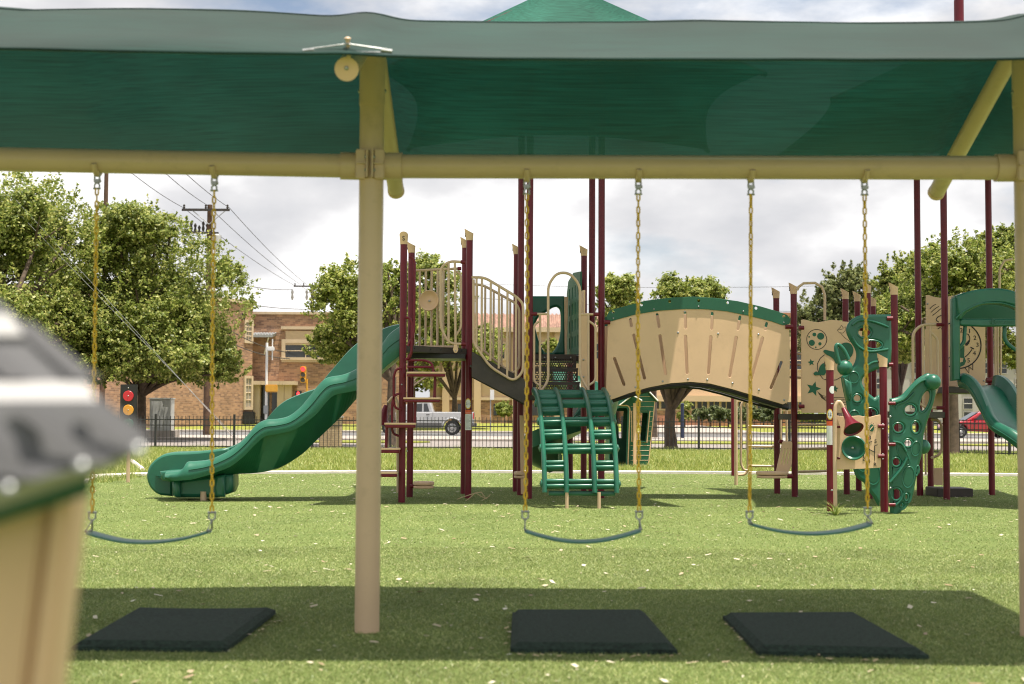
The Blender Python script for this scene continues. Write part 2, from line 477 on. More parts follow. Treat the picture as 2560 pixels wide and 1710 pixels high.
def lathe(name, prof, M, mat, parent, n=24, kind=None):
    """prof: (radius, height) along local Z"""
    vs, fs = [], []
    for r, h in prof:
        for k in range(n):
            t = 2 * math.pi * k / n
            vs.append(M @ Vector((r * math.cos(t), r * math.sin(t), h)))
    for i in range(len(prof) - 1):
        for k in range(n):
            k2 = (k + 1) % n
            fs.append((i * n + k, i * n + k2, (i + 1) * n + k2, (i + 1) * n + k))
    if prof[0][0] > 1e-4: fs.append(tuple(range(n))[::-1])
    if prof[-1][0] > 1e-4: fs.append(tuple((len(prof) - 1) * n + k for k in range(n)))
    me = mesh(name, vs, fs)
    bm = bmesh.new(); bm.from_mesh(me); bmesh.ops.remove_doubles(bm, verts=bm.verts, dist=1e-5); bm.to_mesh(me); bm.free()
    fixn(me, 40)
    return link(name, me, mat, parent, kind)
def aim(loc, d):
    return Matrix.Translation(loc) @ Vector(d).to_track_quat('Z', 'Y').to_matrix().to_4x4()
def text(name, s, size, M, mat, parent, th=0.002):
    cu = bpy.data.curves.new('tmp', 'FONT'); cu.body = s; cu.size = size; cu.extrude = th
    cu.align_x = 'CENTER'; cu.align_y = 'CENTER'
    o = bpy.data.objects.new('tmp', cu); COL.objects.link(o)
    dg = bpy.context.evaluated_depsgraph_get(); dg.update()
    me = bpy.data.meshes.new_from_object(o.evaluated_get(dg))
    bpy.data.objects.remove(o); bpy.data.curves.remove(cu)
    me.materials.clear(); me.transform(M); me.name = name
    return link(name, me, mat, parent)
FACE = Matrix.Rotation(math.pi / 2, 4, 'X')        # local XY -> world XZ, facing the camera
_bolt = {}
def bolt(p, d, r, mat, parent, name='bolt'):
    """small domed bolt head; mesh data shared"""
    k = (round(r, 4), mat.name)
    if k not in _bolt:
        vs, fs = [], []
        n = 8
        for rr, h in ((1, 0), (0.9, 0.35), (0.5, 0.62)):
            for q in range(n):
                t = 2 * math.pi * q / n; vs.append((r * rr * math.cos(t), r * rr * math.sin(t), r * h))
        for i in range(2):
            for q in range(n):
                fs.append((i * n + q, i * n + (q + 1) % n, (i + 1) * n + (q + 1) % n, (i + 1) * n + q))
        fs.append(tuple(2 * n + q for q in range(n)))
        me = mesh('bolt', vs, fs, True); me.materials.append(mat); _bolt[k] = me
    o = link(name, _bolt[k], None, parent)
    Mi = o.matrix_parent_inverse.copy()
    o.matrix_basis = aim(p, d)
    return o
def quads(name, C, U, V, mat, parent=None, kind=None):
    """many loose quads: centres C, half vectors U,V  (n,3)"""
    n = len(C)
    co = np.empty((n, 4, 3), np.float32)
    co[:, 0] = C - U - V; co[:, 1] = C + U - V * 0.6; co[:, 2] = C + U * 0.7 + V; co[:, 3] = C - U * 0.8 + V * 0.9
    me = bpy.data.meshes.new(name)
    me.vertices.add(n * 4); me.vertices.foreach_set('co', co.ravel())
    me.loops.add(n * 4); me.loops.foreach_set('vertex_index', np.arange(n * 4, dtype=np.int32))
    me.polygons.add(n); me.polygons.foreach_set('loop_start', np.arange(0, n * 4, 4, dtype=np.int32))
    me.update(calc_edges=True); me.validate()
    return link(name, me, mat, parent, kind)
def tris(name, A, B, C, mat, parent=None, kind=None):
    n = len(A)
    co = np.empty((n, 3, 3), np.float32); co[:, 0] = A; co[:, 1] = B; co[:, 2] = C
    me = bpy.data.meshes.new(name)
    me.vertices.add(n * 3); me.vertices.foreach_set('co', co.ravel())
    me.loops.add(n * 3); me.loops.foreach_set('vertex_index', np.arange(n * 3, dtype=np.int32))
    me.polygons.add(n); me.polygons.foreach_set('loop_start', np.arange(0, n * 3, 3, dtype=np.int32))
    me.update(calc_edges=True); me.validate()
    return link(name, me, mat, parent, kind)
def sheet(name, pts, z, mat, label=None):
    me = mesh(name, [(p[0], p[1], p[2] if len(p) > 2 else z) for p in pts], [tuple(range(len(pts)))])
    o = link(name, me, mat); o['kind'] = 'structure'
    return o
# ================================================================== THE SETTING
def wz(z): return z
GROUND = -0.006
sheet('ground', [(-900, -60), (900, -60), (900, 101), (-900, 101)], GROUND, LAWNM)
KERB_PX = [(120, 1232), (165, 1217), (207, 1204), (245, 1196), (300, 1192), (371, 1189), (470, 1187), (589, 1185), (760, 1184),
           (1000, 1183), (1300, 1183), (1600, 1184), (1900, 1186), (2200, 1188), (2700, 1192)]
kerb = [gp(p) for p in KERB_PX]
kerb = smooth_path(kerb, 5)
turf_poly = [(-14, -6), (kerb[0].x - 0.6, 12)] + [(p.x, p.y) for p in kerb] + [(22, kerb[-1].y), (22, -6)]
sheet('turf', turf_poly, 0.0, TURFM)
# kerb: low concrete edging, laid as a continuous strip with thickness
vs, fs = [], []
for i, p in enumerate(kerb):
    d = (kerb[min(i + 1, len(kerb) - 1)] - kerb[max(i - 1, 0)]).normalized(); nrm = Vector((-d.y, d.x, 0))
    wd = 0.11 + 0.26 * max(0.0, 1 - i / 26.0)
    for s, z in ((-wd * .5, -.05), (-wd * .5, .045), (wd * 1.6, .055), (wd * 1.6, -.05)):
        vs.append(p + nrm * s + Vector((0, 0, z)))
for i in range(len(kerb) - 1):
    for k in range(4):
        k2 = (k + 1) % 4
        fs.append((i * 4 + k, i * 4 + k2, i * 4 + 4 + k2, i * 4 + 4 + k))
o = finish(vs, fs, 'kerb', CURBM, None, 30); o['kind'] = 'structure'

# beyond the fence
sheet('pavement', [(-26, 52.5), (-9, 50.4), (40, 50.4), (60, 66), (-60, 66), (-60, 60)], 0.002, PAVE)
def strip(name, y0, y1, z0, z1, mat, x0=-140, x1=140):
    vs = [(x0, y0, -0.05), (x1, y0, -0.05), (x1, y1, -0.05), (x0, y1, -0.05), (x0, y0, z0), (x1, y0, z0), (x1, y1, z1), (x0, y1, z1)]
    fs = [(0, 1, 2, 3), (4, 5, 6, 7), (0, 1, 5, 4), (1, 2, 6, 5), (2, 3, 7, 6), (3, 0, 4, 7)]
    me = mesh(name, vs, fs); fixn(me)
    o = link(name, me, mat); o['kind'] = 'structure'
    return o
strip('near_sidewalk', 66, 76, 0.10, 0.10, CONC)
strip('road', 76, 97, 0.006, 0.02, ASPH)
strip('far_sidewalk', 97, 101, 0.13, 0.13, CONC)
# rising far lawn
me = mesh('far_lawn', [(-900, 101, .1), (900, 101, .1), (900, 119, .55), (-900, 119, .55), (-900, 4000, 1.0), (900, 4000, 1.0)], [(0, 1, 2, 3), (3, 2, 5, 4)])
o = link('far_lawn', me, LAWNM); o['kind'] = 'structure'
# driveway on the right behind the tunnel
me = mesh('driveway', [(9.5, 97.1, .145), (17, 97.1, .145), (14.5, 121, .63), (10.5, 121, .63)], [(0, 1, 2, 3)])
o = link('driveway', me, CONC); o['kind'] = 'structure'
# a grass island at the kerb of the near pavement
def island(name, cx, cy, rx, ry):
    pts = [(cx + rx * math.cos(t), cy + ry * math.sin(t)) for t in [2 * math.pi * k / 28 for k in range(28)]]
    vs = [(x, y, .0) for x, y in pts] + [(x, y, .06) for x, y in pts] + [(cx, cy, .10)]
    n = 28
    fs = [(k, (k + 1) % n, n + (k + 1) % n, n + k) for k in range(n)] + [(n + k, n + (k + 1) % n, 2 * n) for k in range(n)]
    o = finish(vs, fs, name, LAWNM, None, 30); o['kind'] = 'structure'
island('grass_island', 9.2, 63.5, 6.5, 2.2)
island('grass_island', 22.0, 61.0, 3.5, 1.6)
island('grass_island', -6.5, 62.0, 3.0, 2.0)

# ------------------------------------------------------------------ vegetation
def crown_mesh(blobs, n, size, mat, parent, name='crown', seed=0, up=0.45, clump=0.17):
    """blobs: (centre, (rx,ry,rz)) ; leaf quads gathered in clumps so that gaps and light and dark tufts show"""
    g = np.random.default_rng(seed)
    sub = []
    for c, r in blobs:
        r = np.array(r); c = np.array(c)
        sub.append((c, r * 0.62, 0.8, c, r))
        for q in range(11):
            d = g.normal(size=3); d /= np.linalg.norm(d)
            if d[2] < -0.5: d[2] = -d[2]
            f = g.uniform(0.55, 0.86)
            sub.append((c + d * r * f, r * g.uniform(0.20, 0.42), 1.0, c, r))
    tot = sum(b[1][0] * b[1][2] * b[2] for b in sub)
    Cs, Ns = [], []
    for c, r, wgt, c0, r0 in sub:
        k = max(60, int(n * .86 * r[0] * r[2] * wgt / tot))
        nc = max(6, int(k / 55))
        d = g.normal(size=(nc, 3)); d /= np.linalg.norm(d, axis=1)[:, None]
        d[:, 2] = np.where(d[:, 2] < -0.6, -d[:, 2], d[:, 2])
        rad = g.uniform(0.1, 1.0, nc) ** 0.45 * (1 + g.normal(0, 0.10, nc))
        cc = c + d * r * rad[:, None]
        idx = g.integers(0, nc, k)
        cr = clump * 1.15 * r.mean() * g.uniform(0.4, 1.3, nc)
        off = g.normal(size=(k, 3)) * np.array([1, 1, 0.6])
        P = cc[idx] + off * cr[idx][:, None]
        nn = off / (np.linalg.norm(off, axis=1)[:, None] + 1e-6) * 0.5 + d[idx] * 0.45 + g.normal(0, 0.45, (k, 3))
        nn[:, 2] += up
        Cs.append(P); Ns.append(nn)
    # sprigs: leafy shoots that break the outline
    for c, r in blobs:
        r = np.array(r); c = np.array(c)
        k = int(n * .14 * r[0] * r[2] / sum(b[1][0] * b[1][2] for b in blobs)); ns = max(8, k // 28)
        d = g.normal(size=(ns, 3)); d /= np.linalg.norm(d, axis=1)[:, None]; d[:, 2] = np.abs(d[:, 2]) * g.choice([1, 1, 1, -.5], ns)
        st = c + d * r * g.uniform(0.82, 1.0, ns)[:, None]
        dr = d * np.array([1, 1, .8]) + np.array([0, 0, .55]) + g.normal(0, .3, (ns, 3)); dr /= np.linalg.norm(dr, axis=1)[:, None]
        ln = r.mean() * g.uniform(.10, .30, ns)
        idx = g.integers(0, ns, k); t = g.random(k)
        Cs.append(st[idx] + dr[idx] * (ln[idx] * t)[:, None] + g.normal(0, 1, (k, 3)) * (.045 * r.mean() * (1.1 - t))[:, None])
        nn = g.normal(0, .6, (k, 3)); nn[:, 2] += .6; Ns.append(nn)
    C = np.concatenate(Cs); Nn = np.concatenate(Ns)
    Nn /= np.linalg.norm(Nn, axis=1)[:, None]
    t = g.normal(size=C.shape); U = np.cross(Nn, t); U /= np.linalg.norm(U, axis=1)[:, None]; V = np.cross(Nn, U)
    s = size * g.uniform(0.55, 1.3, (len(C), 1))
    return quads(name, C, U * s * 0.5, V * s * 0.8, mat, parent)
def tree(name, label, base, blobs, n, size, tr, mat=None, seed=0, fork=None, group='trees behind the playground', clump=0.17, lean=(0, 0)):
    base = Vector(base)
    root = thing(name, base, label, 'tree', group)
    r = random.Random(seed)
    top = Vector(blobs[0][0]); zc = min(b[0][2] - b[1][2] * 0.55 for b in blobs)
    fk = fork if fork is not None else max(1.6, zc * 0.75)
    pf = base + Vector((lean[0] * fk, lean[1] * fk, fk))
    V, Fc = [], []
    def add(pts, rs):
        vs, fs = sweep_data(pts, rs, 8); o = len(V)
        V.extend(vs); Fc.extend([tuple(i + o for i in f) for f in fs])
    add([base + Vector((0, 0, -.15)), base + Vector((0, 0, 0.12)), base.lerp(pf, .5) + Vector((r.uniform(-.06, .06), 0, 0)), pf], [tr * 1.7, tr * 1.2, tr, tr * 0.92])
    for b, rr in blobs:
        for k in range(5):
            a = 2 * math.pi * (k + r.random() * .6) / 5
            tip = Vector(b) + Vector((math.cos(a) * rr[0] * .6, math.sin(a) * rr[1] * .6, rr[2] * r.uniform(-.1, .75)))
            mid = pf.lerp(tip, .45) + Vector((r.uniform(-.2, .2), r.uniform(-.2, .2), rr[2] * .12))
            add(smooth_path([pf - Vector((0, 0, tr)), mid, tip], 4), [tr * (.62 - .055 * q) for q in range(9)])
            for j in range(2):
                t2 = mid.lerp(tip, r.uniform(.2, .6)); e2 = t2 + Vector((r.uniform(-1, 1) * rr[0] * .35, r.uniform(-1, 1) * rr[1] * .35, rr[2] * r.uniform(.0, .4)))
                add([t2, t2.lerp(e2, .5) + Vector((0, 0, .08)), e2], [tr * .25, tr * .17, tr * .06])
    finish(V, Fc, 'trunk', BARK, root, 50)
    crown_mesh(blobs, n, size, mat or LEAF, root, 'crown', seed, clump=clump)
    return root
def blob(px, py, rx, ry, Y, depth=None):
    c = wp((px, py), Y); s = Y / F
    return (tuple(c), (rx * s, depth if depth else rx * s * 0.9, ry * s))

tree('oak_tree', 'large dense oak crown at the left edge, leaving the frame', gp((-70, 1112)),
     [blob(20, 640, 235, 200, 60), blob(-60, 830, 250, 190, 58), blob(150, 860, 150, 120, 61), blob(110, 930, 150, 62, 60)], 182135, 0.077, .26, LEAF, 3, clump=.14)
tree('oak_tree', 'broad round oak behind the toy traffic light and electric cabinet', gp((352, 1102)),
     [blob(330, 640, 165, 125, 63), blob(455, 790, 170, 190, 64), blob(275, 830, 190, 190, 62), blob(520, 930, 95, 75, 64), blob(380, 900, 150, 85, 61), blob(300, 930, 140, 55, 61), blob(455, 935, 120, 48, 63)], 217162, 0.077, .20, LEAF, 5, clump=.14, fork=2.2)
tree('young_oak', 'slim young oak just beyond the fence, half hidden by the tan swing post', gp((979, 1116)),
     [blob(900, 800, 125, 150, 55), blob(850, 880, 90, 75, 56), blob(985, 740, 60, 85, 55)], 55723, 0.068, .17, LEAF2, 8, clump=.15, fork=2.6)
tree('leafy_tree', 'light green tree behind the silver truck and the slide tower railing', gp((1136, 1064), .45),
     [blob(1085, 760, 95, 110, 104), blob(1030, 870, 110, 105, 104), blob(1150, 880, 110, 95, 106)], 53070, 0.115, .20, LEAF2, 9, clump=.15, fork=2.2)
tree('leafy_tree', 'small tree whose top shows left of the arched tunnel', gp((1632, 1098)),
     [blob(1548, 790, 62, 100, 71), blob(1625, 880, 90, 75, 71)], 29188, 0.084, .22, LEAF2, 12, clump=.17, fork=2.6)
tree('oak_tree', 'forked oak at the fence seen under and above the arched tunnel', gp((1677, 1121)),
     [blob(1715, 790, 105, 95, 52), blob(1700, 905, 120, 62, 52), blob(1790, 915, 75, 55, 53)], 55723, 0.063, .20, LEAF, 14, clump=.16, fork=1.6)
tree('pine_tree', 'dark dense evergreen behind the moon panel', gp((2095, 1072), .4),
     [blob(2110, 740, 78, 78, 95), blob(2060, 850, 100, 120, 95), blob(2150, 880, 100, 120, 96)], 63684, 0.115, .25, LEAF3, 15, clump=.16, fork=3)
tree('oak_tree', 'oak with grey trunk in front of the fence by the red car', gp((2384, 1139)),
     [blob(2400, 730, 150, 130, 47), blob(2300, 830, 130, 110, 47), blob(2500, 690, 110, 120, 48), blob(2480, 880, 110, 90, 48)], 95526, 0.060, .165, LEAF, 17, clump=.15, fork=3.0)
tree('leafy_tree', 'loose tree crown rising behind the capped maroon posts on the right', gp((2250, 1092)),
     [blob(2260, 720, 75, 80, 70), blob(2230, 850, 100, 110, 70)], 42456, 0.084, .2, LEAF, 19, clump=.17, fork=3)
tree('leafy_tree', 'distant tree behind the far end of the slide tower', gp((1000, 1060), .5),
     [blob(960, 930, 120, 70, 128), blob(1040, 955, 80, 50, 128)], 23881, 0.157, .2, LEAF, 21)
def shrub(name, label, cat, blobs, n, size, base, seed, mat=HEDGE, group=None):
    root = thing(name, base, label, cat, group)
    V, Fc = [], []
    for b, rr in blobs:
        vs, fs = sweep_data([Vector((b[0], b[1], base[2] - .05)), Vector(b)], [.06, .03], 6); o = len(V)
        V += vs; Fc += [tuple(i + o for i in f) for f in fs]
    finish(V, Fc, 'stem', BARK, root)
    crown_mesh(blobs, n, size, mat, root, 'foliage', seed, clump=.2)
hb = [blob(1755 + 22 * k, 1040 + 1.5 * (k % 2), 26, 21, 112, 1.0) for k in range(9)]
shrub('hedge', 'long clipped grey green hedge in front of the low tan building', 'hedge', hb, 12000, 0.16, (wp((1840, 1060), 112).x, 112, .38), 31)
shrub('topiary', 'round topped clipped shrub left of the long hedge', 'shrub', [blob(1712, 1018, 21, 13, 110, .6), blob(1710, 1045, 19, 16, 110, .6)], 9135, 0.094, (wp((1711, 1060), 110).x, 110, .33), 33, LEAF2)
shrub('bush', 'dark green bush beside the brick building under the stair ramp', 'shrub', [blob(1262, 1028, 24, 24, 112, .8)], 6525, 0.106, (wp((1262, 1058), 112).x, 112, .38), 35, LEAF)
shrub('bush', 'bush seen through the oval hole of the green panel', 'shrub', [blob(1375, 880, 24, 36, 118, .8), blob(1380, 960, 34, 60, 118, .8)], 10875, 0.125, (wp((1380, 1058), 118).x, 118, .5), 36, LEAF2)
shrub('bush', 'low bush at the foot of the right end of the hedge', 'shrub', [blob(2030, 1048, 60, 16, 113, .8)], 8700, 0.106, (wp((2030, 1060), 113).x, 113, .4), 37, LEAF)

# ------------------------------------------------------------------ buildings
def win(parent, c, w, h, d=0.12, frame=TRIM, nx=2, nz=2, mat=GLASS, rz=0.0, fr=.16):
    """window: frame ring with pane and muntins"""
    M = Matrix.Translation(c) @ Matrix.Rotation(rz, 4, 'Z') @ FACE
    outer = [(-w / 2 - fr, -h / 2 - fr), (w / 2 + fr, -h / 2 - fr), (w / 2 + fr, h / 2 + fr), (-w / 2 - fr, h / 2 + fr)]
    inner = [(-w / 2, -h / 2), (w / 2, -h / 2), (w / 2, h / 2), (-w / 2, h / 2)]
    f = plate('window', [outer, inner], 0, d, frame, parent, M=M)
    plate('pane', [inner], 0, 0.03, mat, f, M=M @ Matrix.Translation((0, 0, -.03)))
    bars = []
    for k in range(1, nx): bars.append(((-w / 2 + w * k / nx, -h / 2), (-w / 2 + w * k / nx, h / 2)))
    for k in range(1, nz): bars.append(((-w / 2, -h / 2 + h * k / nz), (w / 2, -h / 2 + h * k / nz)))
    for a, b in bars:
        tube('muntin', [M @ Vector((a[0], a[1], .0)), M @ Vector((b[0], b[1], .0))], .035, frame, f, 5)
    return f
def wall_box(name, x0, x1, y0, y1, z0, z1, mat, parent):
    return box(name, ((x0 + x1) / 2, (y0 + y1) / 2, (z0 + z1) / 2), (x1 - x0, y1 - y0, z1 - z0), mat, parent)
# brick school, left
bY = 116.0
xl, xr = wp((628, 900), bY).x, wp((1010, 900), bY).x
B = thing('brick_building', ((xl + xr) / 2, bY + 5, .5), 'two storey orange brick building with cream window trim behind the left trees', 'building')
ztop = wp((700, 786), bY).z
wall_box('wall', xl, xr, bY, bY + 14, 0.3, ztop, BRICK, B)
box('parapet', ((xl + xr) / 2, bY + 7, ztop + .10), (xr - xl + .3, 14.3, .2), TRIM, B)
# angled wing
c0, c1 = wp((150, 1000), 98), wp((631, 900), 114.5)
dv = Vector((c1.x - c0.x, c1.y - c0.y, 0)); ln = dv.length; dv.normalize(); nv = Vector((-dv.y, dv.x, 0))
zt = wp((631, 761), 114.5).z
q = [c0.xy.to_3d(), c1.xy.to_3d(), c1.xy.to_3d() + nv * 9, c0.xy.to_3d() + nv * 9]
hull8('wing_wall', [v + Vector((0, 0, .2)) for v in q] + [v + Vector((0, 0, zt)) for v in q], BRICK, B)
q2 = [q[0] - nv * .15, q[1] - nv * .15 + dv * .15, q[2] + dv * .15, q[3]]
hull8('wing_coping', [v + Vector((0, 0, zt)) for v in q2] + [v + Vector((0, 0, zt + .28)) for v in q2], TRIM, B)
ang = math.atan2(dv.y, dv.x)
def onwing(px, py0, py1):
    d = ray((px, 900)); # intersect vertical wall plane
    t = (c0.xy.to_3d()).dot(nv) / Vector((d.x, d.y, 0)).dot(nv)
    Y = d.y * t
    return wp((px, (py0 + py1) / 2), Y) - nv * .06, abs(py1 - py0) * Y / F
for px, a, b in ((620, 806, 852), (619, 946, 1018)):
    c, h = onwing(px, a, b)
    win(B, c, .62, h, .14, TRIM, 2, 4, SHADE, ang, .2)
wl, hl = onwing(604, 783, 800)
o = box('wall_lamp', wl - nv * .15, (.22, .35, .5), BLACK, B)
# facade details of the flat part
def onf(px, py, Y=bY): return wp((px, py), Y)
c = onf(790, 851); win(B, Vector((c.x, bY - .05, onf(746, 877).z)), 4.9, 1.25, .2, TRIM, 3, 2, GLASS, 0, .3)
box('panel', (c.x, bY - .06, onf(746, 845).z), (4.9, .12, 1.15), TANWALL, B)
box('sill', (c.x, bY - .12, onf(746, 897).z), (5.6, .3, .22), TRIM, B)
box('lintel', (c.x, bY - .11, onf(746, 820).z), (5.6, .26, .25), TRIM, B)
p0, p1 = onf(633, 828), onf(690, 838)
aw = hull8('awning', [Vector((p0.x, bY, p0.z - .35)), Vector((p1.x, bY, p0.z - .35)), Vector((p1.x, bY - 1.6, p1.z - .25)), Vector((p0.x, bY - 1.6, p1.z - .25)),
                      Vector((p0.x, bY, p0.z - .15)), Vector((p1.x, bY, p0.z - .15)), Vector((p1.x, bY - 1.6, p1.z - .05)), Vector((p0.x, bY - 1.6, p1.z - .05))], GREYM, B)
for k in range(9):
    x = p0.x + (p1.x - p0.x) * k / 8
    tube('rib', [(x, bY, p0.z - .12), (x, bY - 1.6, p1.z - .02)], .05, GREYM, aw, 5)
tube('strut', [(p0.x + .9, bY, p1.z - 1.6), (p0.x + 1.5, bY - 1.5, p1.z - .25)], .05, WHITE, aw, 6)
for z0, z1, x0, x1 in ((958, 950, 636, 745),):
    a, b = onf(x0, z0), onf(x1, z0)
    box('portico_beam', ((a.x + b.x) / 2, bY - .8, a.z), (b.x - a.x, 1.6, .3), TRIM, B)
for px in (646, 706, 724):
    a = onf(px, 1000); box('column', (a.x, bY - .7, (0.5 + onf(700, 958).z) / 2), (.55, .55, onf(700, 958).z - .65), TRIM, B)
for px in (634, 664, 690, 716):
    a = onf(px, 1000); box('doorway', (a.x, bY - .06, (0.5 + onf(700, 965).z) / 2), (.62, .1, onf(700, 965).z - .55), GLASS, B)
box('bin', (onf(636, 1000).x, bY - 2.2, .95), (.9, .7, 1.0), BLACK, B, 0, .08)
# tan building with tiled roof, middle
bY = 128.0
xl, xr = wp((1075, 900), bY).x, wp((1512, 900), bY).x
B = thing('tan_building', ((xl + xr) / 2, bY + 6, .55), 'tan building with red tiled roof and brick base behind the middle tower', 'building')
ze, zr = wp((1300, 822), bY).z, wp((1300, 786), bY + 2.5).z
wall_box('wall', xl, xr, bY, bY + 12, 2.7, ze, TANWALL, B)
wall_box('brick_base', xl - .05, xr + .05, bY - .08, bY + 12, .3, 2.7, BRICK, B)
box('plinth_band', ((xl + xr) / 2, bY - .1, 2.72), (xr - xl + .2, .3, .25), TRIM, B)
hull8('roof', [Vector((xl - .8, bY - .8, ze)), Vector((xr + .8, bY - .8, ze)), Vector((xr + .8, bY + 13, ze)), Vector((xl - .8, bY + 13, ze)),
               Vector((xl + 1, bY + 2.5, zr)), Vector((xr - 1, bY + 2.5, zr)), Vector((xr - 1, bY + 10, zr)), Vector((xl + 1, bY + 10, zr))], TILE, B)
for k in range(46):
    x = xl - .6 + (xr - xl + 1.2) * k / 45
    tube('tile', [(x, bY - .8, ze + .02), (x * .0 + x, bY + 2.5, zr + .02)], .11, TILE, B, 5)
box('fascia', ((xl + xr) / 2, bY - .85, ze - .12), (xr - xl + 1.7, .12, .42), TRIM, B)
for px in (1150, 1240, 1335, 1430, 1490):
    a = wp((px, 878), bY - .05); win(B, a, 1.5, 1.3, .16, TRIM, 2, 2, GLASS, 0, .18)
    b = wp((px + 4, 1005), bY - .05); box('opening', (b.x, bY - .13, 1.75), (.7, .12, 1.0), GLASS, B)
for px in (1115, 1194, 1290, 1395):
    a = wp((px, 900), bY - .3); box('pilaster', (a.x, bY - .25, ze / 2 + .2), (.62, .4, ze - .5), TANWALL, B)
# low tan building, right of middle
bY = 124.0
xl, xr = wp((1560, 900), bY).x, wp((2010, 900), bY).x
B = thing('low_tan_building', ((xl + xr) / 2, bY + 6, .55), 'long tan building with dark window band behind the hedge', 'building')
ze = wp((1930, 790), bY).z
wall_box('wall', xl, xr, bY, bY + 12, 1.9, ze, TANWALL, B)
wall_box('brick_base', xl - .05, xr + .05, bY - .08, bY + 12, .3, 1.9, BRICK, B)
box('parapet', ((xl + xr) / 2, bY + 6, ze + .12), (xr - xl + .4, 12.4, .35), BRICKB, B)
box('canopy_band', ((xl + xr) / 2, bY - .4, wp((1800, 997), bY).z), (xr - xl, .8, .5), TANWALL, B)
for k in range(15):
    x = xl + (xr - xl) * (k + .5) / 15
    a = wp((1700, 1011), bY)
    win(B, Vector((x, bY - .04, a.z)), .85, .85, .12, TRIM, 2, 1, GLASS, 0, .1)
for k in range(10):
    x = xl + (xr - xl) * (k + .5) / 10
    win(B, Vector((x, bY - .04, wp((1700, 900), bY).z)), 1.3, 1.5, .12, TRIM, 2, 2, GLASS, 0, .1)
box('garden_wall', (wp((1710, 1050), 116).x, 116, .85), (7.0, .5, .9), BRICKB, B)
box('garden_wall', (wp((1960, 1050), 116).x, 116, .85), (5.0, .5, .9), BRICKB, B)
# grey building, far right
bY = 120.0
xl, xr = wp((2180, 900), bY).x, wp((2700, 900), bY).x
B = thing('grey_building', ((xl + xr) / 2, bY + 6, .55), 'grey building with square dark windows behind the red car', 'building')
wall_box('wall', xl, xr, bY, bY + 12, .3, wp((2400, 880), bY).z, GREYW, B)
for k in range(12):
    x = xl + (xr - xl) * (k + .5) / 12
    for py in (1009, 1043, 960, 920):
        win(B, Vector((x, bY - .04, wp((2400, py), bY).z)), .72, .85, .1, GREYW, 1, 2, GLASS, 0, .05)
wall_box('cornice', xl - .2, xr + .2, bY - .25, bY, wp((2400, 880), bY).z - .4, wp((2400, 880), bY).z + .05, TRIM, B)

# ------------------------------------------------------------------ fence
FA, FB, FCp = Vector((-19.6, 47.6, 0)), Vector((9.4, 48.8, 0)), Vector((16.6, 41.6, 0))
fen = thing('picket_fence', (0, 48.3, 0), 'black metal picket fence running behind the whole playground', 'fence')
PH = 1.10
pk = mesh('picket', *box_data((0, 0, PH / 2 + .02), (.018, .018, PH - .02)))
pkt = pk; pkt.materials.append(FENCEM)
po = mesh('post', *box_data((0, 0, .58), (.07, .07, 1.18))); po.materials.append(FENCEM)
for a, b in ((FA, FB), (FB, FCp)):
    d = b - a; n = int(d.length / 0.1235); rz = math.atan2(d.y, d.x)
    for z in (.10, .80, .985):
        vs, fs = box_data((a + b) / 2 + Vector((0, 0, z)), (d.length, .034, .034), rz)
        finish(vs, fs, 'rail', FENCEM, fen, 30)
    for k in range(n + 1):
        p = a + d * (k / n)
        isp = (k % 21 == 0)
        if isp:
            o = link('post', po, None, fen); o.location = p; o.rotation_euler.z = rz
        else:
            px = 1280 + p.x / p.y * F
            if px < -40 or px > 2600: continue
            o = link('picket', pkt, None, fen); o.location = p + Vector((0, 0, 0)); o.rotation_euler.z = rz
# brick pillar in the fence line
pb = gp((827, 1123))
Bp = thing('brick_pillar', (pb.x, pb.y - .1, 0), 'pale brick pillar in the fence behind the green slide', 'pillar')
box('shaft', (pb.x, pb.y - .1, .53), (.70, .62, 1.06), BRICKP, Bp)
box('cap', (pb.x, pb.y - .1, 1.10), (.80, .72, .08), CONC, Bp, 0, .01)

# ------------------------------------------------------------------ poles, wires, signals
def utility_pole(base, ztop, r, label, mat, arm=None, armz=None, seed=0, extra=None):
    P = thing('utility_pole', base, label, 'utility pole', 'utility poles along the street')
    b = Vector(base)
    tube('shaft', [b + Vector((0, 0, -.1)), Vector((b.x, b.y, ztop))], [r, r * .72], mat, P, 10)
    if arm:
        x0, x1 = arm
        box('crossarm', ((x0 + x1) / 2, b.y - r - .02, armz), (abs(x1 - x0), .11, .13), DARKW, P)
        for x in (x0 + .12, (x0 + x1) / 2, x1 - .12):
            lathe('insulator', [(.05, 0), (.07, .08), (.045, .12), (.07, .2), (.0, .26)], Matrix.Translation((x, b.y - r - .02, armz + .06)), DARKW, P, 8)
        for s in (-1, 1):
            tube('brace', [(b.x + s * .9 if abs(b.x + s * .9 - (x0 + x1) / 2) < abs(x1 - x0) / 2 else b.x, b.y - r - .03, armz - .05), (b.x, b.y - r - .02, armz - .8)], .025, GREYM, P, 5)
    return P
u1 = gp((516, 1090)); z1 = wp((518, 512), u1.y).z
ax0, ax1 = wp((457, 526), u1.y).x, wp((576, 526), u1.y).x
P1o = utility_pole(u1, z1, .20, 'tall brown wooden utility pole rising behind the left oak', WOOD, (ax0, ax1), wp((516, 526), u1.y).z)
tc_ = wp((530, 625), u1.y)
lathe('transformer', [(.0, 0), (.22, .02), (.24, .5), (.24, .8), (.1, .9), (0, .92)], Matrix.Translation((u1.x + .42, u1.y, tc_.z)), CAB, P1o, 12)
for k in range(5):
    p = wp((478 + 10 * k, 578 + (k % 3) * 5), u1.y)
    lathe('fuse', [(.05, 0), (.09, .15), (.05, .3), (.09, .42), (.03, .55)], Matrix.Translation(p), DARKW, P1o, 7)
box('lower_arm', (wp((505, 583), u1.y).x, u1.y - .25, wp((505, 583), u1.y).z), (1.9, .1, .12), DARKW, P1o, .25)
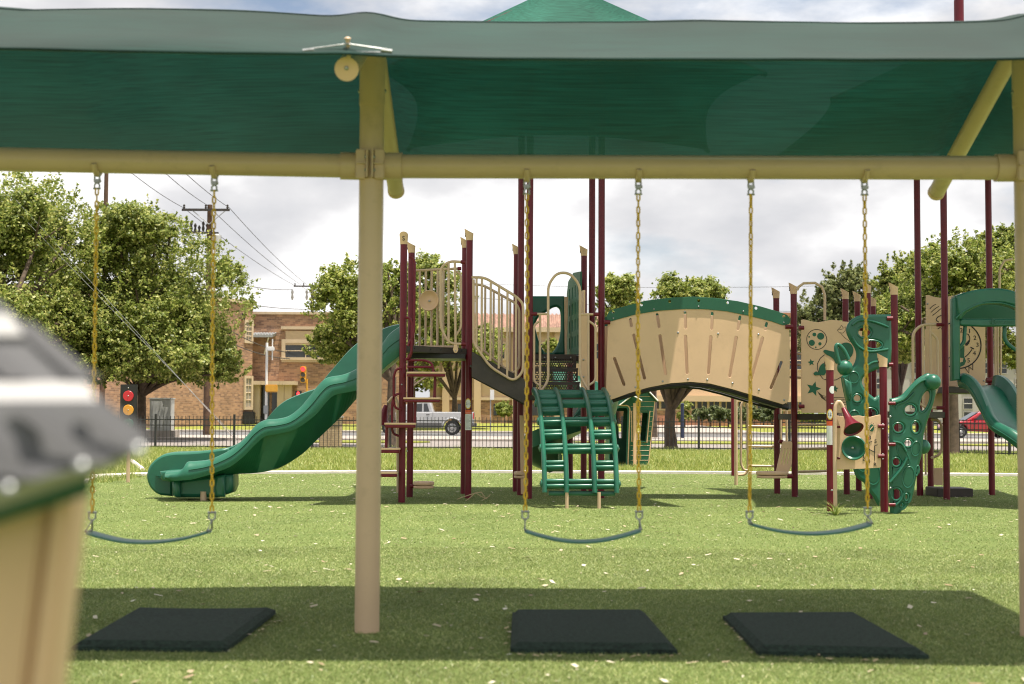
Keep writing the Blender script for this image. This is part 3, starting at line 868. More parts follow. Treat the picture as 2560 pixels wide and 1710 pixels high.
u2 = wp((777, 1060), 130); z2 = wp((777, 712), 130).z
P2o = utility_pole(Vector((u2.x, 130, .4)), z2, .19, 'dark utility pole with short arm behind the young oak', DARKW, (wp((735, 716), 130).x, wp((785, 716), 130).x), z2 - .15)
for k in (0, 1):
    p = wp((731 + 36 * k, 723), 130)
    lathe('insulator_string', [(.05, 0), (.14, -.25), (.08, -.5), (.14, -.75), (.05, -1.0)], Matrix.Translation(p), GREYM, P2o, 8)
u3 = Vector((wp((257, 900), 84).x, 84, 0))
utility_pole(u3, wp((257, 425), 84).z, .17, 'wooden utility pole just showing behind the leftmost yellow chain', WOOD)
def wire(a, b, sag, r=.012, label='thin dark overhead wire', mat=DARKW, grp='overhead wires'):
    pts = []
    for k in range(13):
        t = k / 12; p = a.lerp(b, t); p = p - Vector((0, 0, 4 * sag * t * (1 - t))); pts.append(p)
    o = tube('overhead_wire', pts, r, mat, None, 5)
    return tag(o, label, 'wire', grp)
A1 = [wp((460, 520), u1.y), wp((517, 512), u1.y), wp((573, 519), u1.y)]
B1 = [wp((735, 713), 130), wp((752, 712), 130), wp((768, 712), 130)]
for k, (nm) in enumerate(('lowest', 'middle', 'uppermost')):
    wire(A1[k], B1[k], .25, .018, nm + ' of the three wires from the tall brown pole down to the dark pole')
for k, (px, py) in enumerate(((320, 425), (400, 420), (450, 420))):
    wire(wp((px, py), 62), A1[k], .1, .016, ('lowest', 'middle', 'uppermost')[k] + ' of the three wires running up left from the tall brown pole')
wire(wp((585, 706), 110), wp((731, 724), 130), .2, .03, 'thick grey wire left of the dark pole')
wire(wp((628, 762), 118), wp((772, 773), 130), .1, .03, 'dark wire above the brick building roof')
wire(wp((520, 790), 86), wp((775, 880), 128), .8, .035, 'thick black cable drooping across the brick building')
wire(wp((540, 840), 86), wp((775, 893), 128), .6, .035, 'lower black cable across the brick building window')
wire(wp((980, 700), 150), wp((2600, 690), 150), 1.0, .02, 'faint wire across the sky behind the towers')
wire(wp((980, 728), 155), wp((2600, 775), 155), 1.0, .022, 'lower faint wire across the sky behind the towers')
# guy wires
ga = gp((590, 1107))
for k, (dx, nm) in enumerate(((0, 'upper'), (-20, 'lower'))):
    t0 = wp((40 + dx * .6, 500 + k * 14), 57)
    e = ga + Vector((k * .12, 0, .1))
    o = tube('guy_wire', [t0, t0.lerp(e, .5), e], .008, GREYM, None, 5); tag(o, nm + ' of the two pale guy wires slanting across the left oak', 'wire', 'guy wires')
    if k == 0: tube('sheath', [t0.lerp(e, .78), e], .02, CURBM, o, 7)

def signal(base, zt, label):
    S = thing('traffic_signal', base, label, 'traffic light'); b = Vector(base)
    return S, b
sb = wp((757, 1050), 108)
S, b = signal((sb.x, 108, .3), 0, 'yellow traffic light showing red in front of the young oak')
zt = wp((757, 916), 108).z; zb = wp((757, 957), 108).z
tube('pole', [(b.x + .25, 108.2, .1), (b.x + .25, 108.2, zb + .3)], .07, YSIG, S, 8)
box('housing', (b.x, 108, (zt + zb) / 2), (.42, .35, zt - zb), YSIG, S, 0, .04)
for k, mt in enumerate((LAMPR, DARKGREY, DARKGREY)):
    z = zt - (zt - zb) * (k + .5) / 3
    lathe('lamp', [(.17, 0), (.17, .04), (.0, .05)], aim((b.x, 107.82, z), (0, -1, 0)), mt, S, 14)
    vs_, fs_ = [], []
    for q in range(9):
        a = math.pi * q / 8
        for yy, rr in ((107.82, .2), (107.55, .19)): vs_.append((b.x + rr * math.cos(a), yy, z + rr * math.sin(a)))
    fs_ = [(2 * q, 2 * q + 1, 2 * q + 3, 2 * q + 2) for q in range(8)]
    finish(vs_, fs_, 'visor', YSIG, S)
pz = wp((746, 984), 107)
box('pedestrian_head', (pz.x, 107, pz.z), (.48, .3, .40), BLACK, S, 0, .03)
plate('hand_symbol', [[(pz.x - .1, 0, pz.z - .13), (pz.x + .08, 0, pz.z - .13), (pz.x + .12, 0, pz.z + .02), (pz.x + .06, 0, pz.z + .14), (pz.x - .06, 0, pz.z + .14), (pz.x - .1, 0, pz.z + .02)]], 106.84, .01, LAMPR, S)
wb = wp((665, 1048), 96)
W = thing('signal_pole', (wb.x, 96, 0.02), 'white metal pole carrying a yellow pedestrian signal before the brick building', 'signal pole')
tube('pole', [(wb.x, 96, -.05), (wb.x, 96, wp((665, 857), 96).z)], .085, WHITE, W, 10)
yb = wp((679, 971), 95.8)
box('signal_housing', (yb.x, 95.75, yb.z), (.78, .45, .5), YSIG, W, 0, .05)
gb = wp((678, 872), 96); box('camera_box', (gb.x, 95.9, gb.z), (.45, .3, .28), WHITE, W, 0, .04)
tube('antenna', [(gb.x + .1, 95.9, gb.z - .75), (gb.x + .1, 95.9, gb.z + .65)], .04, WHITE, W, 7)
tube('bracket', [(wb.x, 96, gb.z), (gb.x, 95.9, gb.z)], .035, GREYM, W, 6)
box('junction_box', (wb.x, 95.86, wp((665, 1024), 96).z), (.28, .2, .55), GREYM, W, 0, .02)
# electric cabinet
cb = gp((404, 1098))
Cb = thing('electric_cabinet', (cb.x, cb.y, 0), 'pale grey electric cabinet on a concrete pad behind the fence', 'cabinet')
s = cb.y / F
box('pad', (cb.x, cb.y, .2), (75 * s, 1.2, .4), CONC, Cb)
hh = wp((404, 998), cb.y).z
box('body', (cb.x, cb.y, (.4 + hh) / 2), (52 * s, .8, hh - .4), CAB, Cb, 0, .02)
box('lid', (cb.x, cb.y, hh + .03), (56 * s, .9, .06), CAB, Cb, 0, .015)
box('door', (cb.x - 8 * s, cb.y - .42, (.5 + hh) / 2), (30 * s, .03, hh - .65), CAB, Cb, 0, .008)
# blue post by the forked oak
bp_ = gp((1706, 1100)); o = thing('blue_post', bp_, 'dark blue metal post on the grass island right of the forked oak', 'post')
tube('shaft', [bp_ + Vector((0, 0, -.05)), Vector((bp_.x, bp_.y, wp((1706, 1012), bp_.y).z))], .085, BLUEP, o, 10)
lathe('cap', [(.1, 0), (.1, .05), (0, .1)], Matrix.Translation((bp_.x, bp_.y, wp((1706, 1012), bp_.y).z)), BLUEP, o, 10)
sgn = gp((1226, 1085)); o = thing('street_sign', sgn, 'small white street sign on a thin pole behind the warning sticker post', 'sign')
tube('pole', [sgn + Vector((0, 0, -.05)), Vector((sgn.x, sgn.y, wp((1226, 972), sgn.y).z))], .035, GREYM, o, 6)
box('board', (sgn.x + .1, sgn.y - .05, wp((1228, 987), sgn.y).z), (.26, .02, .65), WHITE, o, 0, .004)

# ------------------------------------------------------------------ vehicles
def wheel(parent, c, R, wd, side=-1):
    M = aim(c, (0, side, 0))
    t = lathe('wheel', [(R * .66, -.5 * wd), (R * .93, -.5 * wd), (R, -.32 * wd), (R, .32 * wd), (R * .93, .5 * wd), (R * .68, .5 * wd), (R * .64, .30 * wd)], M, TYRE, parent, 28)
    rm = lathe('rim', [(R * .66, .30 * wd), (R * .60, .46 * wd), (R * .55, .34 * wd), (R * .2, .40 * wd), (R * .14, .50 * wd), (0, .52 * wd)], M, RIM, t, 28)
    for k in range(8):
        a = 2 * math.pi * k / 8
        lathe('hole', [(R * .085, 0), (R * .085, .012), (0, .012)], M @ Matrix.Translation((R * .38 * math.cos(a), R * .38 * math.sin(a), .385 * wd)), TYRE, rm, 8)
    return t
def arc_pts(c, r, a0, a1, n=10):
    return [(c[0] + r * math.cos(math.radians(a0 + (a1 - a0) * k / n)), c[1] + r * math.sin(math.radians(a0 + (a1 - a0) * k / n))) for k in range(n + 1)]
def profile_body(name, outline, y0, wd, mat, parent, bev=.06):
    M = Matrix.Translation((0, y0 + wd / 2, 0)) @ FACE
    return plate(name, [outline], 0, wd, mat, parent, bev, M)
# silver pickup, nose to the left; rear wheel centre at px 1130
TY = 86.0
g0 = wp((1130, 1088), TY); zr_ = 0.02
T = thing('pickup_truck', (g0.x - 2.2, TY + 1, zr_), 'silver crew cab pickup truck parked on the street behind the slide tower', 'truck')
X0 = g0.x; R = .44
def S_(pts): return [(X0 + x, zr_ + z) for x, z in pts]
fw = -3.75
low = [(1.30, .62)] + arc_pts((0, R), .56, 5, 175, 12) + [(fw + .6, .55)] + arc_pts((fw, R), .56, 5, 175, 12) + [(fw - .95, .62)]
top = [(fw - 1.0, 1.08), (fw - .9, 1.22), (fw + .55, 1.34), (-1.35, 1.38), (1.30, 1.38)]
profile_body('body', S_(low + top), TY, 2.0, SILVER, T, .05)
profile_body('lower_trim', S_([(1.28, .50), (.62, .50), (.62, .74), (1.28, .74)]), TY - .012, 2.02, DARKGREY, T, .01)
profile_body('lower_trim', S_([(-.62, .44), (fw + .62, .44), (fw + .62, .74), (-.62, .74)]), TY - .012, 2.02, DARKGREY, T, .01)
profile_body('cab', S_([(fw + .5, 1.33), (fw + 1.1, 1.90), (fw + 1.5, 2.0), (-1.55, 2.02), (-1.28, 1.95), (-1.12, 1.37)]), TY + .10, 1.8, SILVER, T, .08)
for pts in ([(fw + 1.0, 1.40), (fw + 1.35, 1.83), (fw + 1.95, 1.88), (fw + 1.95, 1.40)], [(fw + 2.05, 1.40), (fw + 2.05, 1.88), (-1.50, 1.88), (-1.36, 1.40)]):
    profile_body('window', S_(pts), TY + .085, .02, GLASS, T, .003)
tube('wheel_flare', [(X0 + x, TY - .02, zr_ + z) for x, z in arc_pts((0, R), .585, 0, 180, 16)], .045, SILVER, T, 8)
tube('wheel_flare', [(X0 + fw + x, TY - .02, zr_ + z) for x, z in arc_pts((0, R), .585, 0, 180, 16)], .045, SILVER, T, 8)
for x in (0, fw):
    wheel(T, (X0 + x, TY + .10, zr_ + R), R, .28); wheel(T, (X0 + x, TY + 1.9, zr_ + R), R, .28, 1)
box('bumper', (X0 + 1.36, TY + 1, zr_ + .62), (.16, 1.9, .22), DARKGREY, T, 0, .03)
box('bumper', (X0 + fw - 1.0, TY + 1, zr_ + .62), (.18, 1.95, .25), DARKGREY, T, 0, .03)
tube('door_seam', [(X0 - 1.15, TY - .004, zr_ + .75), (X0 - 1.15, TY - .004, zr_ + 1.36)], .008, DARKGREY, T, 5)
box('door_handle', (X0 - 1.45, TY - .02, zr_ + 1.22), (.2, .03, .05), DARKGREY, T)
box('tail_light', (X0 + 1.27, TY + .02, zr_ + 1.15), (.06, .1, .35), REDP, T)
# red car, nose to the left; front wheel centre px (2402,1090)
RY = 84.0
g1 = wp((2402, 1090), RY); R = .36
zr_ = .02; X0 = g1.x
C = thing('red_car', (X0 + 1.5, RY + .9, zr_), 'red car parked beyond the fence under the right slide', 'car')
low = [(-.85, .42)] + arc_pts((0, R), .45, 175, 5, 12) + [(2.3, .32)] + arc_pts((2.75, R), .45, 175, 5, 12) + [(3.6, .42)]
top = [(3.65, .95), (3.3, 1.05), (.95, 1.02), (.2, .98), (-.75, .85), (-.9, .65)]
profile_body('body', S_(low + top), RY, 1.75, REDCAR, C, .06)
profile_body('cab', S_([(.35, 1.0), (1.15, 1.48), (1.6, 1.58), (2.7, 1.55), (3.2, 1.03)]), RY + .12, 1.5, REDCAR, C, .07)
profile_body('window', S_([(.85, 1.06), (1.28, 1.46), (1.95, 1.50), (1.95, 1.06)]), RY + .1, .02, GLASS, C, .003)
profile_body('window', S_([(2.05, 1.06), (2.05, 1.50), (2.6, 1.46), (2.95, 1.06)]), RY + .1, .02, GLASS, C, .003)
hull8('windscreen', [Vector((X0 + .36, RY + .25, 1.04)), Vector((X0 + .36, RY + 1.5, 1.04)), Vector((X0 + 1.12, RY + 1.42, 1.50)), Vector((X0 + 1.12, RY + .33, 1.50)),
                     Vector((X0 + .33, RY + .25, 1.07)), Vector((X0 + .33, RY + 1.5, 1.07)), Vector((X0 + 1.09, RY + 1.42, 1.53)), Vector((X0 + 1.09, RY + .33, 1.53))], GLASS, C)
for x in (0, 2.75):
    wheel(C, (X0 + x, RY + .08, zr_ + R), R, .22); wheel(C, (X0 + x, RY + 1.67, zr_ + R), R, .22, 1)
box('mirror', (X0 + .85, RY - .08, zr_ + 1.08), (.16, .16, .12), BLACK, C, 0, .03)
box('headlight', (X0 - .72, RY + .1, zr_ + .72), (.22, .3, .12), WHITE, C, .2, .02)
box('bumper', (X0 - .84, RY + .87, zr_ + .5), (.14, 1.6, .16), DARKGREY, C, 0, .03)
# ================================================================== PLAY STRUCTURE
zA = zm(940, 540, .2296); zB = zm(940, 860, .2679); zC = zm(1270, 640, .40816); zD = zm(1480, 680, .28056)
zE = zm(1960, 660, .40816); zG = zm(1260, 430, .6057); zS = zm(340, 780, .32368); zP = zm(1380, 960, .15304)
zQ = zm(1800, 1000, .17857); zR = zm(2040, 940, .22965); zM = zm(1980, 690, .23589); zK = zm(2220, 900, .25496)
zH = zm(2300, 700, .19132); zT = zm(1260, 640, .23603); zU = zm(1000, 600, .29343)
PS = thing('play_structure', (0.6, 20, 0), 'maroon and tan play structure with green slides, arched tunnel and climbers', 'play structure')
PR = .0465
def post(px, by, ty, Y=None, cap=True, face=math.pi, parent=PS, letter=True, r=PR, name='post'):
    """upright at the pixel of its foot, up to pixel row ty"""
    b = gp((px, by)) if Y is None else Vector((wp((px, by), Y).x, Y, 0))
    zt = wp((px, ty), b.y).z
    o = tube(name, [(b.x, b.y, -.06), (b.x, b.y, zt)], r, MAROON, parent, 18)
    if cap:
        ch = .165; vs, fs = [], []; n = 20
        f = Vector((math.cos(face), math.sin(face), 0))
        for i, (hh, rr) in enumerate(((0, .050), (.25, .051), (.6, .056), (1.0, .062))):
            for k in range(n):
                a = 2 * math.pi * k / n; d = Vector((math.cos(a), math.sin(a), 0)); t = (d.dot(f) + 1) / 2
                top = ch * (.60 + .40 * t ** 1.4)
                vs.append(Vector((b.x, b.y, zt - .012)) + d * (rr - .008 * (1 - t) * hh) + f * (.012 * hh * t) + Vector((0, 0, hh * top)))
        for i in range(3):
            for k in range(n):
                k2 = (k + 1) % n; fs.append((i * n + k, i * n + k2, (i + 1) * n + k2, (i + 1) * n + k))
        fs.append(tuple(range(n))[::-1]); fs.append(tuple(3 * n + k for k in range(n)))
        c = finish(vs, fs, 'post_cap', TANP, o, 50)
        if letter:
            rot = Matrix.Rotation(face + math.pi / 2, 4, 'Z')
            text('letter', 'S', .085, Matrix.Translation(Vector((b.x, b.y, zt + .06)) + f * .0612) @ rot @ FACE, BLACK, c, .004)
    return Vector((b.x, b.y, zt))
def knuckle(a, b, r=.026, parent=PS):
    return tube('connector', [a, b], r, MAROON, parent, 10)

# --- slide tower posts
p1 = post(1004, 1256, 609, face=-math.pi / 2)
p2 = post(1024, 1243, 630, face=math.pi)
p3 = post(1170, 1246, 599, face=math.pi)
p4 = post(1159, 1235, 618, face=math.pi)
# --- middle tower: two tall fronts, two tall backs, two capped
t2 = post(1322, 1247, 95, cap=False); t3 = post(1503, 1246, 95, cap=False)
t1 = post(1300, 1238, 95, cap=False); t4 = post(1479, 1237, 95, cap=False)
k1 = post(1289, 1229, 634); k2 = post(1459, 1228, 638)
# --- right tower
q1 = post(1987, 1242, 733); q0 = post(1943, 1234, 744)
q2 = post(2117, 1236, 746); q3 = post(2147, 1228, 752); q4 = post(2173, 1240, 731, Y=20.4); q5 = post(2186, 1226, 764, Y=22.0)
q6 = post(2240, 1244, 735, Y=19.3)
w1 = post(2300, 1239, 155, cap=False); w2 = post(2367, 1249, 165, cap=False); w3 = post(2480, 1238, 160, cap=False); w4 = post(2327, 1231, 1000, cap=False)
tube("mast", [(6.3, 20.1, 5.6), (6.3, 20.1, wp((2410, 1), 20.1).z)], .068, MAROON, PS, 16)

# --- decks
def deck(name, pts, z, th, parent=PS):
    q = [Vector((p[0], p[1], z - th)) for p in pts] + [Vector((p[0], p[1], z)) for p in pts]
    return hull8(name, q, DECK, parent, .006)
zA_ = wp(zB(500, 30), 19.6).z
dA = deck('deck', [(p1.x, p1.y), (p3.x, p3.y), (p4.x, p4.y), (p2.x, p2.y)], zA_, .085)
for u in (375, 515, 605, 790):
    c = wp(zB(u, 52), 19.5); lathe('hole', [(.012, 0), (.012, .004), (0, .004)], aim(Vector((c.x, p1.y + (p3.y - p1.y) * (c.x - p1.x) / (p3.x - p1.x) - .008, c.z)), (0, -1, 0)), BLACK, dA, 8)
box('deck_bracket', ((p1.x + p3.x) / 2, (p1.y + p4.y) / 2, zA_ - .12), (.75, .9, .06), BLACK, PS)
zB_ = 1.43
dB = deck('deck', [(t2.x, t2.y - .05), (t3.x, t3.y - .05), (t4.x, t4.y - .35), (t1.x, t1.y - .35)], zB_, .07)
dB2 = deck('deck', [(t1.x, t1.y + .1), (t4.x, t4.y + .1), (k2.x, k2.y), (k1.x, k1.y)], 2.03, .08)
zC_ = wp(zE(180, 918), 20.4).z
dC = deck('deck', [(q1.x, q1.y), (wp(zE(330, 920), 20.3).x, 20.3), (q2.x, q2.y + .4), (q0.x, q0.y)], zC_, .085)
deck('deck', [(w2.x, w2.y), (w3.x, w3.y - .9), (w3.x, w3.y), (w1.x, w1.y)], wp(zE(1020, 750), 20).z, .085)
deck('deck', [(q6.x, 19.4), (w2.x, w2.y - .02), (w1.x, w1.y + .3), (q6.x, 20.6)], wp(zE(930, 905), 20).z, .085)

# --- back railing of the slide tower with round dish
Yb = 20.45
tube('rail', L(zA, [(365, 596), (480, 592), (900, 572)], Yb), .019, TAN, PS)
knuckle(*L(zA, [(360, 597), (395, 594)], Yb)); knuckle(*L(zA, [(888, 573), (930, 573)], Yb))
for u in (415, 478, 543, 607, 672, 735):
    tube('bar', L(zA, [(u, 594 - .05 * (u - 480)), (u - 4, 1425)], Yb), .0165, TAN, PS, 8)
tube('rail', L(zA, [(390, 1424), (900, 1424)], Yb), .019, TAN, PS)
c = wp(zA(592, 927), Yb - .14)
dish = lathe('dish', [(.035, .02), (.06, .015), (.10, .03), (.125, .06), (.142, .075), (.150, .06), (.140, .02), (.07, -.01), (.03, -.05), (0, -.06)], aim(c, (-.28, -1, .05)), TANP, PS, 36)
bolt(c + Vector((-.012, -.035, 0)), (-.28, -1, .05), .017, STEEL, dish)
# front hand loop and bars at the right front post
Yf = 19.55
tube('hand_loop', L(zA, [(930, 500), (800, 492), (705, 560), (705, 1230), (800, 1390), (935, 1394)], Yf), .019, TAN, PS, fil=.16)
tube('bar', L(zA, [(790, 505), (790, 1388)], Yf), .017, TAN, PS); tube('bar', L(zA, [(858, 500), (866, 1392)], Yf), .017, TAN, PS)
tube('hand_loop', L(zA, [(870, 600), (925, 640), (925, 1220), (870, 1300)], Yf + .05), .016, TAN, PS, fil=.08)
knuckle(*L(zA, [(922, 500), (975, 505)], Yf)); knuckle(*L(zA, [(930, 1394), (980, 1396)], Yf))
tab = plate('tab', [[(p.x, 0, p.z) for p in L(zA, [(852, 1400), (880, 1400), (897, 1455), (885, 1485), (868, 1493), (850, 1485), (838, 1455)], Yf)]], Yf - .02, .014, TANP, PS, .003)
bolt(wp(zA(868, 1468), Yf - .03), (0, -1, 0), .008, STEEL, tab)

# --- stair ramp from the slide tower to the middle tower
def railpanel(Y, top, bot, bars, rad):
    pr = tube('stair_rail', L(zA, top, Y), .019, TAN, PS, fil=rad)
    for u in bars:
        # interpolate top and bottom lines
        def iv(line, u):
            for a, b in zip(line[:-1], line[1:]):
                if min(a[0], b[0]) <= u <= max(a[0], b[0]) and a[0] != b[0]:
                    return a[1] + (b[1] - a[1]) * (u - a[0]) / (b[0] - a[0])
        zt, zb = iv(top, u), iv(bot, u)
        if zt and zb: tube('baluster', L(zA, [(u, zt), (u - 4, zb)], Y), .0155, TAN, pr, 8)
near_top = [(1042, 668), (1180, 668), (1520, 872), (1602, 950), (1602, 1700), (1500, 1800), (1240, 1640), (1130, 1480), (1062, 1390), (1062, 690)]
railpanel(19.60, near_top, [(1060, 1390), (1130, 1470), (1500, 1805), (1602, 1700)], (1095, 1153, 1250, 1340, 1432, 1525), .10)
far_top = [(1042, 742), (1165, 752), (1515, 945), (1560, 1010), (1560, 1660), (1480, 1720), (1150, 1450), (1060, 1400), (1060, 750)]
railpanel(20.75, far_top, [(1060, 1400), (1150, 1450), (1480, 1720), (1560, 1660)], (1100, 1190, 1282, 1370, 1462), .08)
st = [(893, 70), (1392, 330), (1392, 562), (893, 305)]
for Y in (19.66, 20.7):
    plate('stringer', [[(p.x, 0, p.z) for p in L(zB, st, Y)]], Y, .03, DECK, PS, .004)
a, b = L(zB, [(893, 70), (1392, 330)], 19.68)
n = 5
for k in range(n):
    t = (k + .5) / n; p = a.lerp(b, t)
    box('stair_tread', (p.x, 20.18, p.z - .16), (.20, 1.0, .03), DECK, PS)
tube('stringer_lip', L(zB, [(893, 306), (1390, 566)], 19.67), .012, BLACK, PS, 6)

# --- sheet of the step climber left of post 1
Ys = 18.78
def step(u0, u1, v, dv, dep=.36, ext=0):
    x0, x1 = wp(zB(u0, v), Ys).x, wp(zB(u1, v), Ys).x
    z = wp(zB((u0 + u1) / 2, v), Ys).z
    w = x1 - x0; cx = (x0 + x1) / 2
    out = fillet([Vector((cx - w / 2, Ys - dep * .45, 0)), Vector((cx + w / 2, Ys - dep * .45, 0)), Vector((cx + w / 2 - .04, Ys + dep * .55, 0)), Vector((cx - w / 2 + .02, Ys + dep * .55, 0))], .08, 5, True)
    M = Matrix.Translation((0, 0, z - .012))
    s = plate('step', [[(p.x, p.y) for p in out]], 0, .024, TANP, PS, .005, M)
    o2 = [Vector((cx, Ys, 0)).lerp(p, .97) for p in out]
    M2 = Matrix.Translation((0, 0, z - .045))
    plate('step_pan', [[(p.x, p.y) for p in o2]], 0, .040, MAROON, s, .012, M2)
    return s
for a_ in ((285, 662, 262, 0), (255, 615, 500, 0), (80, 387, 735, 0), (-40, 240, 968, 0), (-160, 215, 1190, 0)):
    step(*a_)
for u, v0, v1 in ((552, 292, 500), (368, 530, 735), (100, 770, 968), (-60, 1000, 1190), (-130, 1220, 1475)):
    tube('step_support', L(zB, [(u, v0), (u - 6, v1)], Ys), .019, MAROON, PS)
hl = [[(235, 222), (185, 240), (165, 300), (165, 560), (185, 600), (235, 612)], [(215, 462), (170, 480), (150, 560), (150, 800), (165, 840), (215, 858)],
      [(295, 152), (470, 152), (530, 190), (535, 262)], [(292, 214), (535, 214)],
      [(300, 20), (330, -60), (330, 90), (315, 130), (275, 147)]]
for h in hl: tube('grab_rail', L(zB, h, Ys + .12), .0165, MAROON, PS, 9, fil=.07)
for h in ([(358, 446), (400, 455), (422, 500), (415, 1230), (398, 1330)], [(322, 1105), (368, 1112), (395, 1165), (385, 1490), (345, 1556)]):
    tube('grab_rail', L(zA, h, Ys + .1), .017, MAROON, PS, 9, fil=.09)
for u, v in ((240, 378), (290, 1000)):
    c = wp(zB(u, v), p1.y - .05); bolt(c, (0, -1, 0), .012, STEEL, PS)
# a second sliver of horn tube behind the step climber
Yh = 21.6
tube('talk_tube', L(zB, [(210, 760), (208, 560), (180, 492), (150, 500), (112, 548)], Yh), .021, TAN, PS, fil=.1)
hc = wp(zB(95, 570), Yh); he = wp(zB(60, 700), Yh)
lathe('horn', [(.03, 0), (.05, .10), (.09, .22), (.16, .30), (.15, .30), (.08, .2), (.0, .1)], aim(hc, he - hc), MAROON, PS, 20)

# --- stickers on the front right post
def sticker(name, px0, px1, py0, py1, c, mat, parent=PS, rr=PR + .0012, ellp=False):
    """curved label wrapped on the camera side of a post at c"""
    s = c.y / F
    x0 = (wp((px0, py0), c.y).x - c.x); x1 = (wp((px1, py0), c.y).x - c.x)
    z0, z1 = wp((px0, py1), c.y).z, wp((px0, py0), c.y).z
    vs, fs = [], []
    n = 14
    def ang(x): return math.asin(max(-.98, min(.98, x / rr)))
    for i in range(n + 1):
        x = x0 + (x1 - x0) * i / n
        a = ang(x); X, Yv = c.x + rr * math.sin(a), c.y - rr * math.cos(a)
        if ellp:
            u = 2 * i / n - 1; h = math.sqrt(max(0, 1 - u * u)) * .999 + .001
            zm_ = (z0 + z1) / 2; hz = (z1 - z0) / 2 * h
            vs += [(X, Yv, zm_ - hz), (X, Yv, zm_ + hz)]
        else: vs += [(X, Yv, z0), (X, Yv, z1)]
    fs = [(2 * i, 2 * i + 2, 2 * i + 3, 2 * i + 1) for i in range(n)]
    me = mesh(name, vs, fs, True); return link(name, me, mat, parent)
sc_ = Vector((p3.x, p3.y, 0))
cxp = 1170.5
s0 = sticker('age_sticker', cxp - 7.6, cxp + 7.6, 996, 1023, sc_, YST, ellp=True)
sticker('age_sticker_face', cxp - 6.4, cxp + 6.4, 998.5, 1020.5, sc_, CEMENT, s0, PR + .0022, ellp=True)
text('age_text', '2-12', .042, Matrix.Translation((p3.x, p3.y - PR - .0045, wp((cxp, 1009.5), p3.y).z)) @ FACE, BLACK, s0, .001)
s1 = sticker('warning_sticker', cxp - 8.2, cxp + 8.2, 1025, 1035, sc_, ORST)
text('warning_text', 'WARNING', .016, Matrix.Translation((p3.x, p3.y - PR - .004, wp((cxp, 1032.5), p3.y).z)) @ FACE, CEMENT, s1, .0006)
s2 = sticker('warning_sheet', cxp - 8.2, cxp + 8.2, 1035.2, 1075, sc_, CEMENT)
for k in range(12):
    y = 1039 + 2.9 * k
    sticker('print_line', cxp - 6.2, cxp + (6 if k % 3 else 3), y, y + .9, sc_, GREYM, s2, PR + .002)

# --- slide (wave slide going left)
def pth(z, pts, Y): return smooth_path(L(z, pts, Y), 4)
rimN = [(2045, 105), (1960, 165), (1905, 238), (1800, 370), (1700, 440), (1600, 482), (1480, 505), (1415, 555), (1340, 650), (1260, 742), (1180, 802), (1090, 824), (1000, 832), (925, 872), (850, 960), (760, 1042), (660, 1100), (560, 1140), (450, 1152), (392, 1160), (350, 1216), (232, 1232)]
midN = [(2045, 335), (1960, 400), (1905, 450), (1800, 545), (1720, 600), (1630, 622), (1540, 642), (1480, 690), (1400, 785), (1315, 855), (1220, 912), (1100, 942), (1000, 962), (920, 1030), (840, 1112), (740, 1190), (640, 1232), (560, 1260), (450, 1290), (392, 1298), (300, 1302), (232, 1288)]
botN = [(2045, 350), (1960, 425), (1905, 478), (1800, 570), (1720, 652), (1600, 790), (1500, 890), (1400, 985), (1300, 1080), (1200, 1150), (1100, 1200), (1000, 1232), (925, 1243), (860, 1248), (760, 1252), (700, 1262), (620, 1275), (560, 1282), (450, 1296), (392, 1300), (300, 1303), (232, 1290)]
rimF = [(2035, 100), (1950, 120), (1830, 170), (1720, 240), (1640, 310), (1560, 400), (1470, 505), (1400, 590), (1320, 622), (1230, 655), (1150, 695), (1080, 752), (1010, 832), (940, 900), (850, 985), (740, 1045), (640, 1066), (540, 1077), (420, 1083), (300, 1088), (205, 1112), (140, 1168)]
def dpt(i, n, a, b): return a + (b - a) * i / (n - 1)
n_ = len(rimN)
def rs(line, Y0, Y1):
    m = len(line)
    return smooth_path([wp(zS(*p), dpt(i, m, Y0, Y1)) for i, p in enumerate(line)], 4)
RN, MN, BN, RF = rs(rimN, 19.15, 18.95), rs(midN, 19.12, 18.92), rs(botN, 19.35, 19.2), rs(rimF, 20.05, 19.75)
sec = []
for a, m_, b_, f_ in zip(RN, MN, BN, RF):
    bed = b_ + Vector((0, .12, .035)); bedf = Vector((f_.x, f_.y - .12, min(b_.z + .035, f_.z - .05)))
    far_o = Vector((f_.x, f_.y + .05, f_.z)); fbot = Vector((f_.x, f_.y + .02, min(b_.z, f_.z - .08)))
    h = (a - m_)
    sec.append([a + Vector((0, .05, -.015)), a + Vector((0, .02, 0)), a + Vector((0, -.02, -.012)), a.lerp(m_, .35) + Vector((0, -.07, 0)), a.lerp(m_, .75) + Vector((0, -.075, 0)), m_ + Vector((0, -.045, 0)), m_ + Vector((0, .03, .01)), b_,
                fbot, far_o, f_ + Vector((0, .0, .015)), f_ + Vector((0, -.05, 0)), bedf, bed.lerp(bedf, .5) + Vector((0, 0, -.01)), bed, (a + Vector((0, .08, -.06))).lerp(bed, .3)])
m_ = len(sec[0]); vs = [v for s in sec for v in s]; fs = []
for i in range(len(sec) - 1):
    for k in range(m_):
        k2 = (k + 1) % m_; fs.append((i * m_ + k, i * m_ + k2, (i + 1) * m_ + k2, (i + 1) * m_ + k))
fs.append(tuple(range(m_))); fs.append(tuple((len(sec) - 1) * m_ + k for k in range(m_)))
sl_ = finish(vs, fs, 'wave_slide', GREEN, PS, 60)
sl_['label'] = 'long green wave slide running down to the left'
# moulding line along the near wall
tube('moulding', [a.lerp(b, .44) + Vector((0, -.078, 0)) for a, b in list(zip(RN, MN))[:-10]], .006, GREEN, sl_, 6)
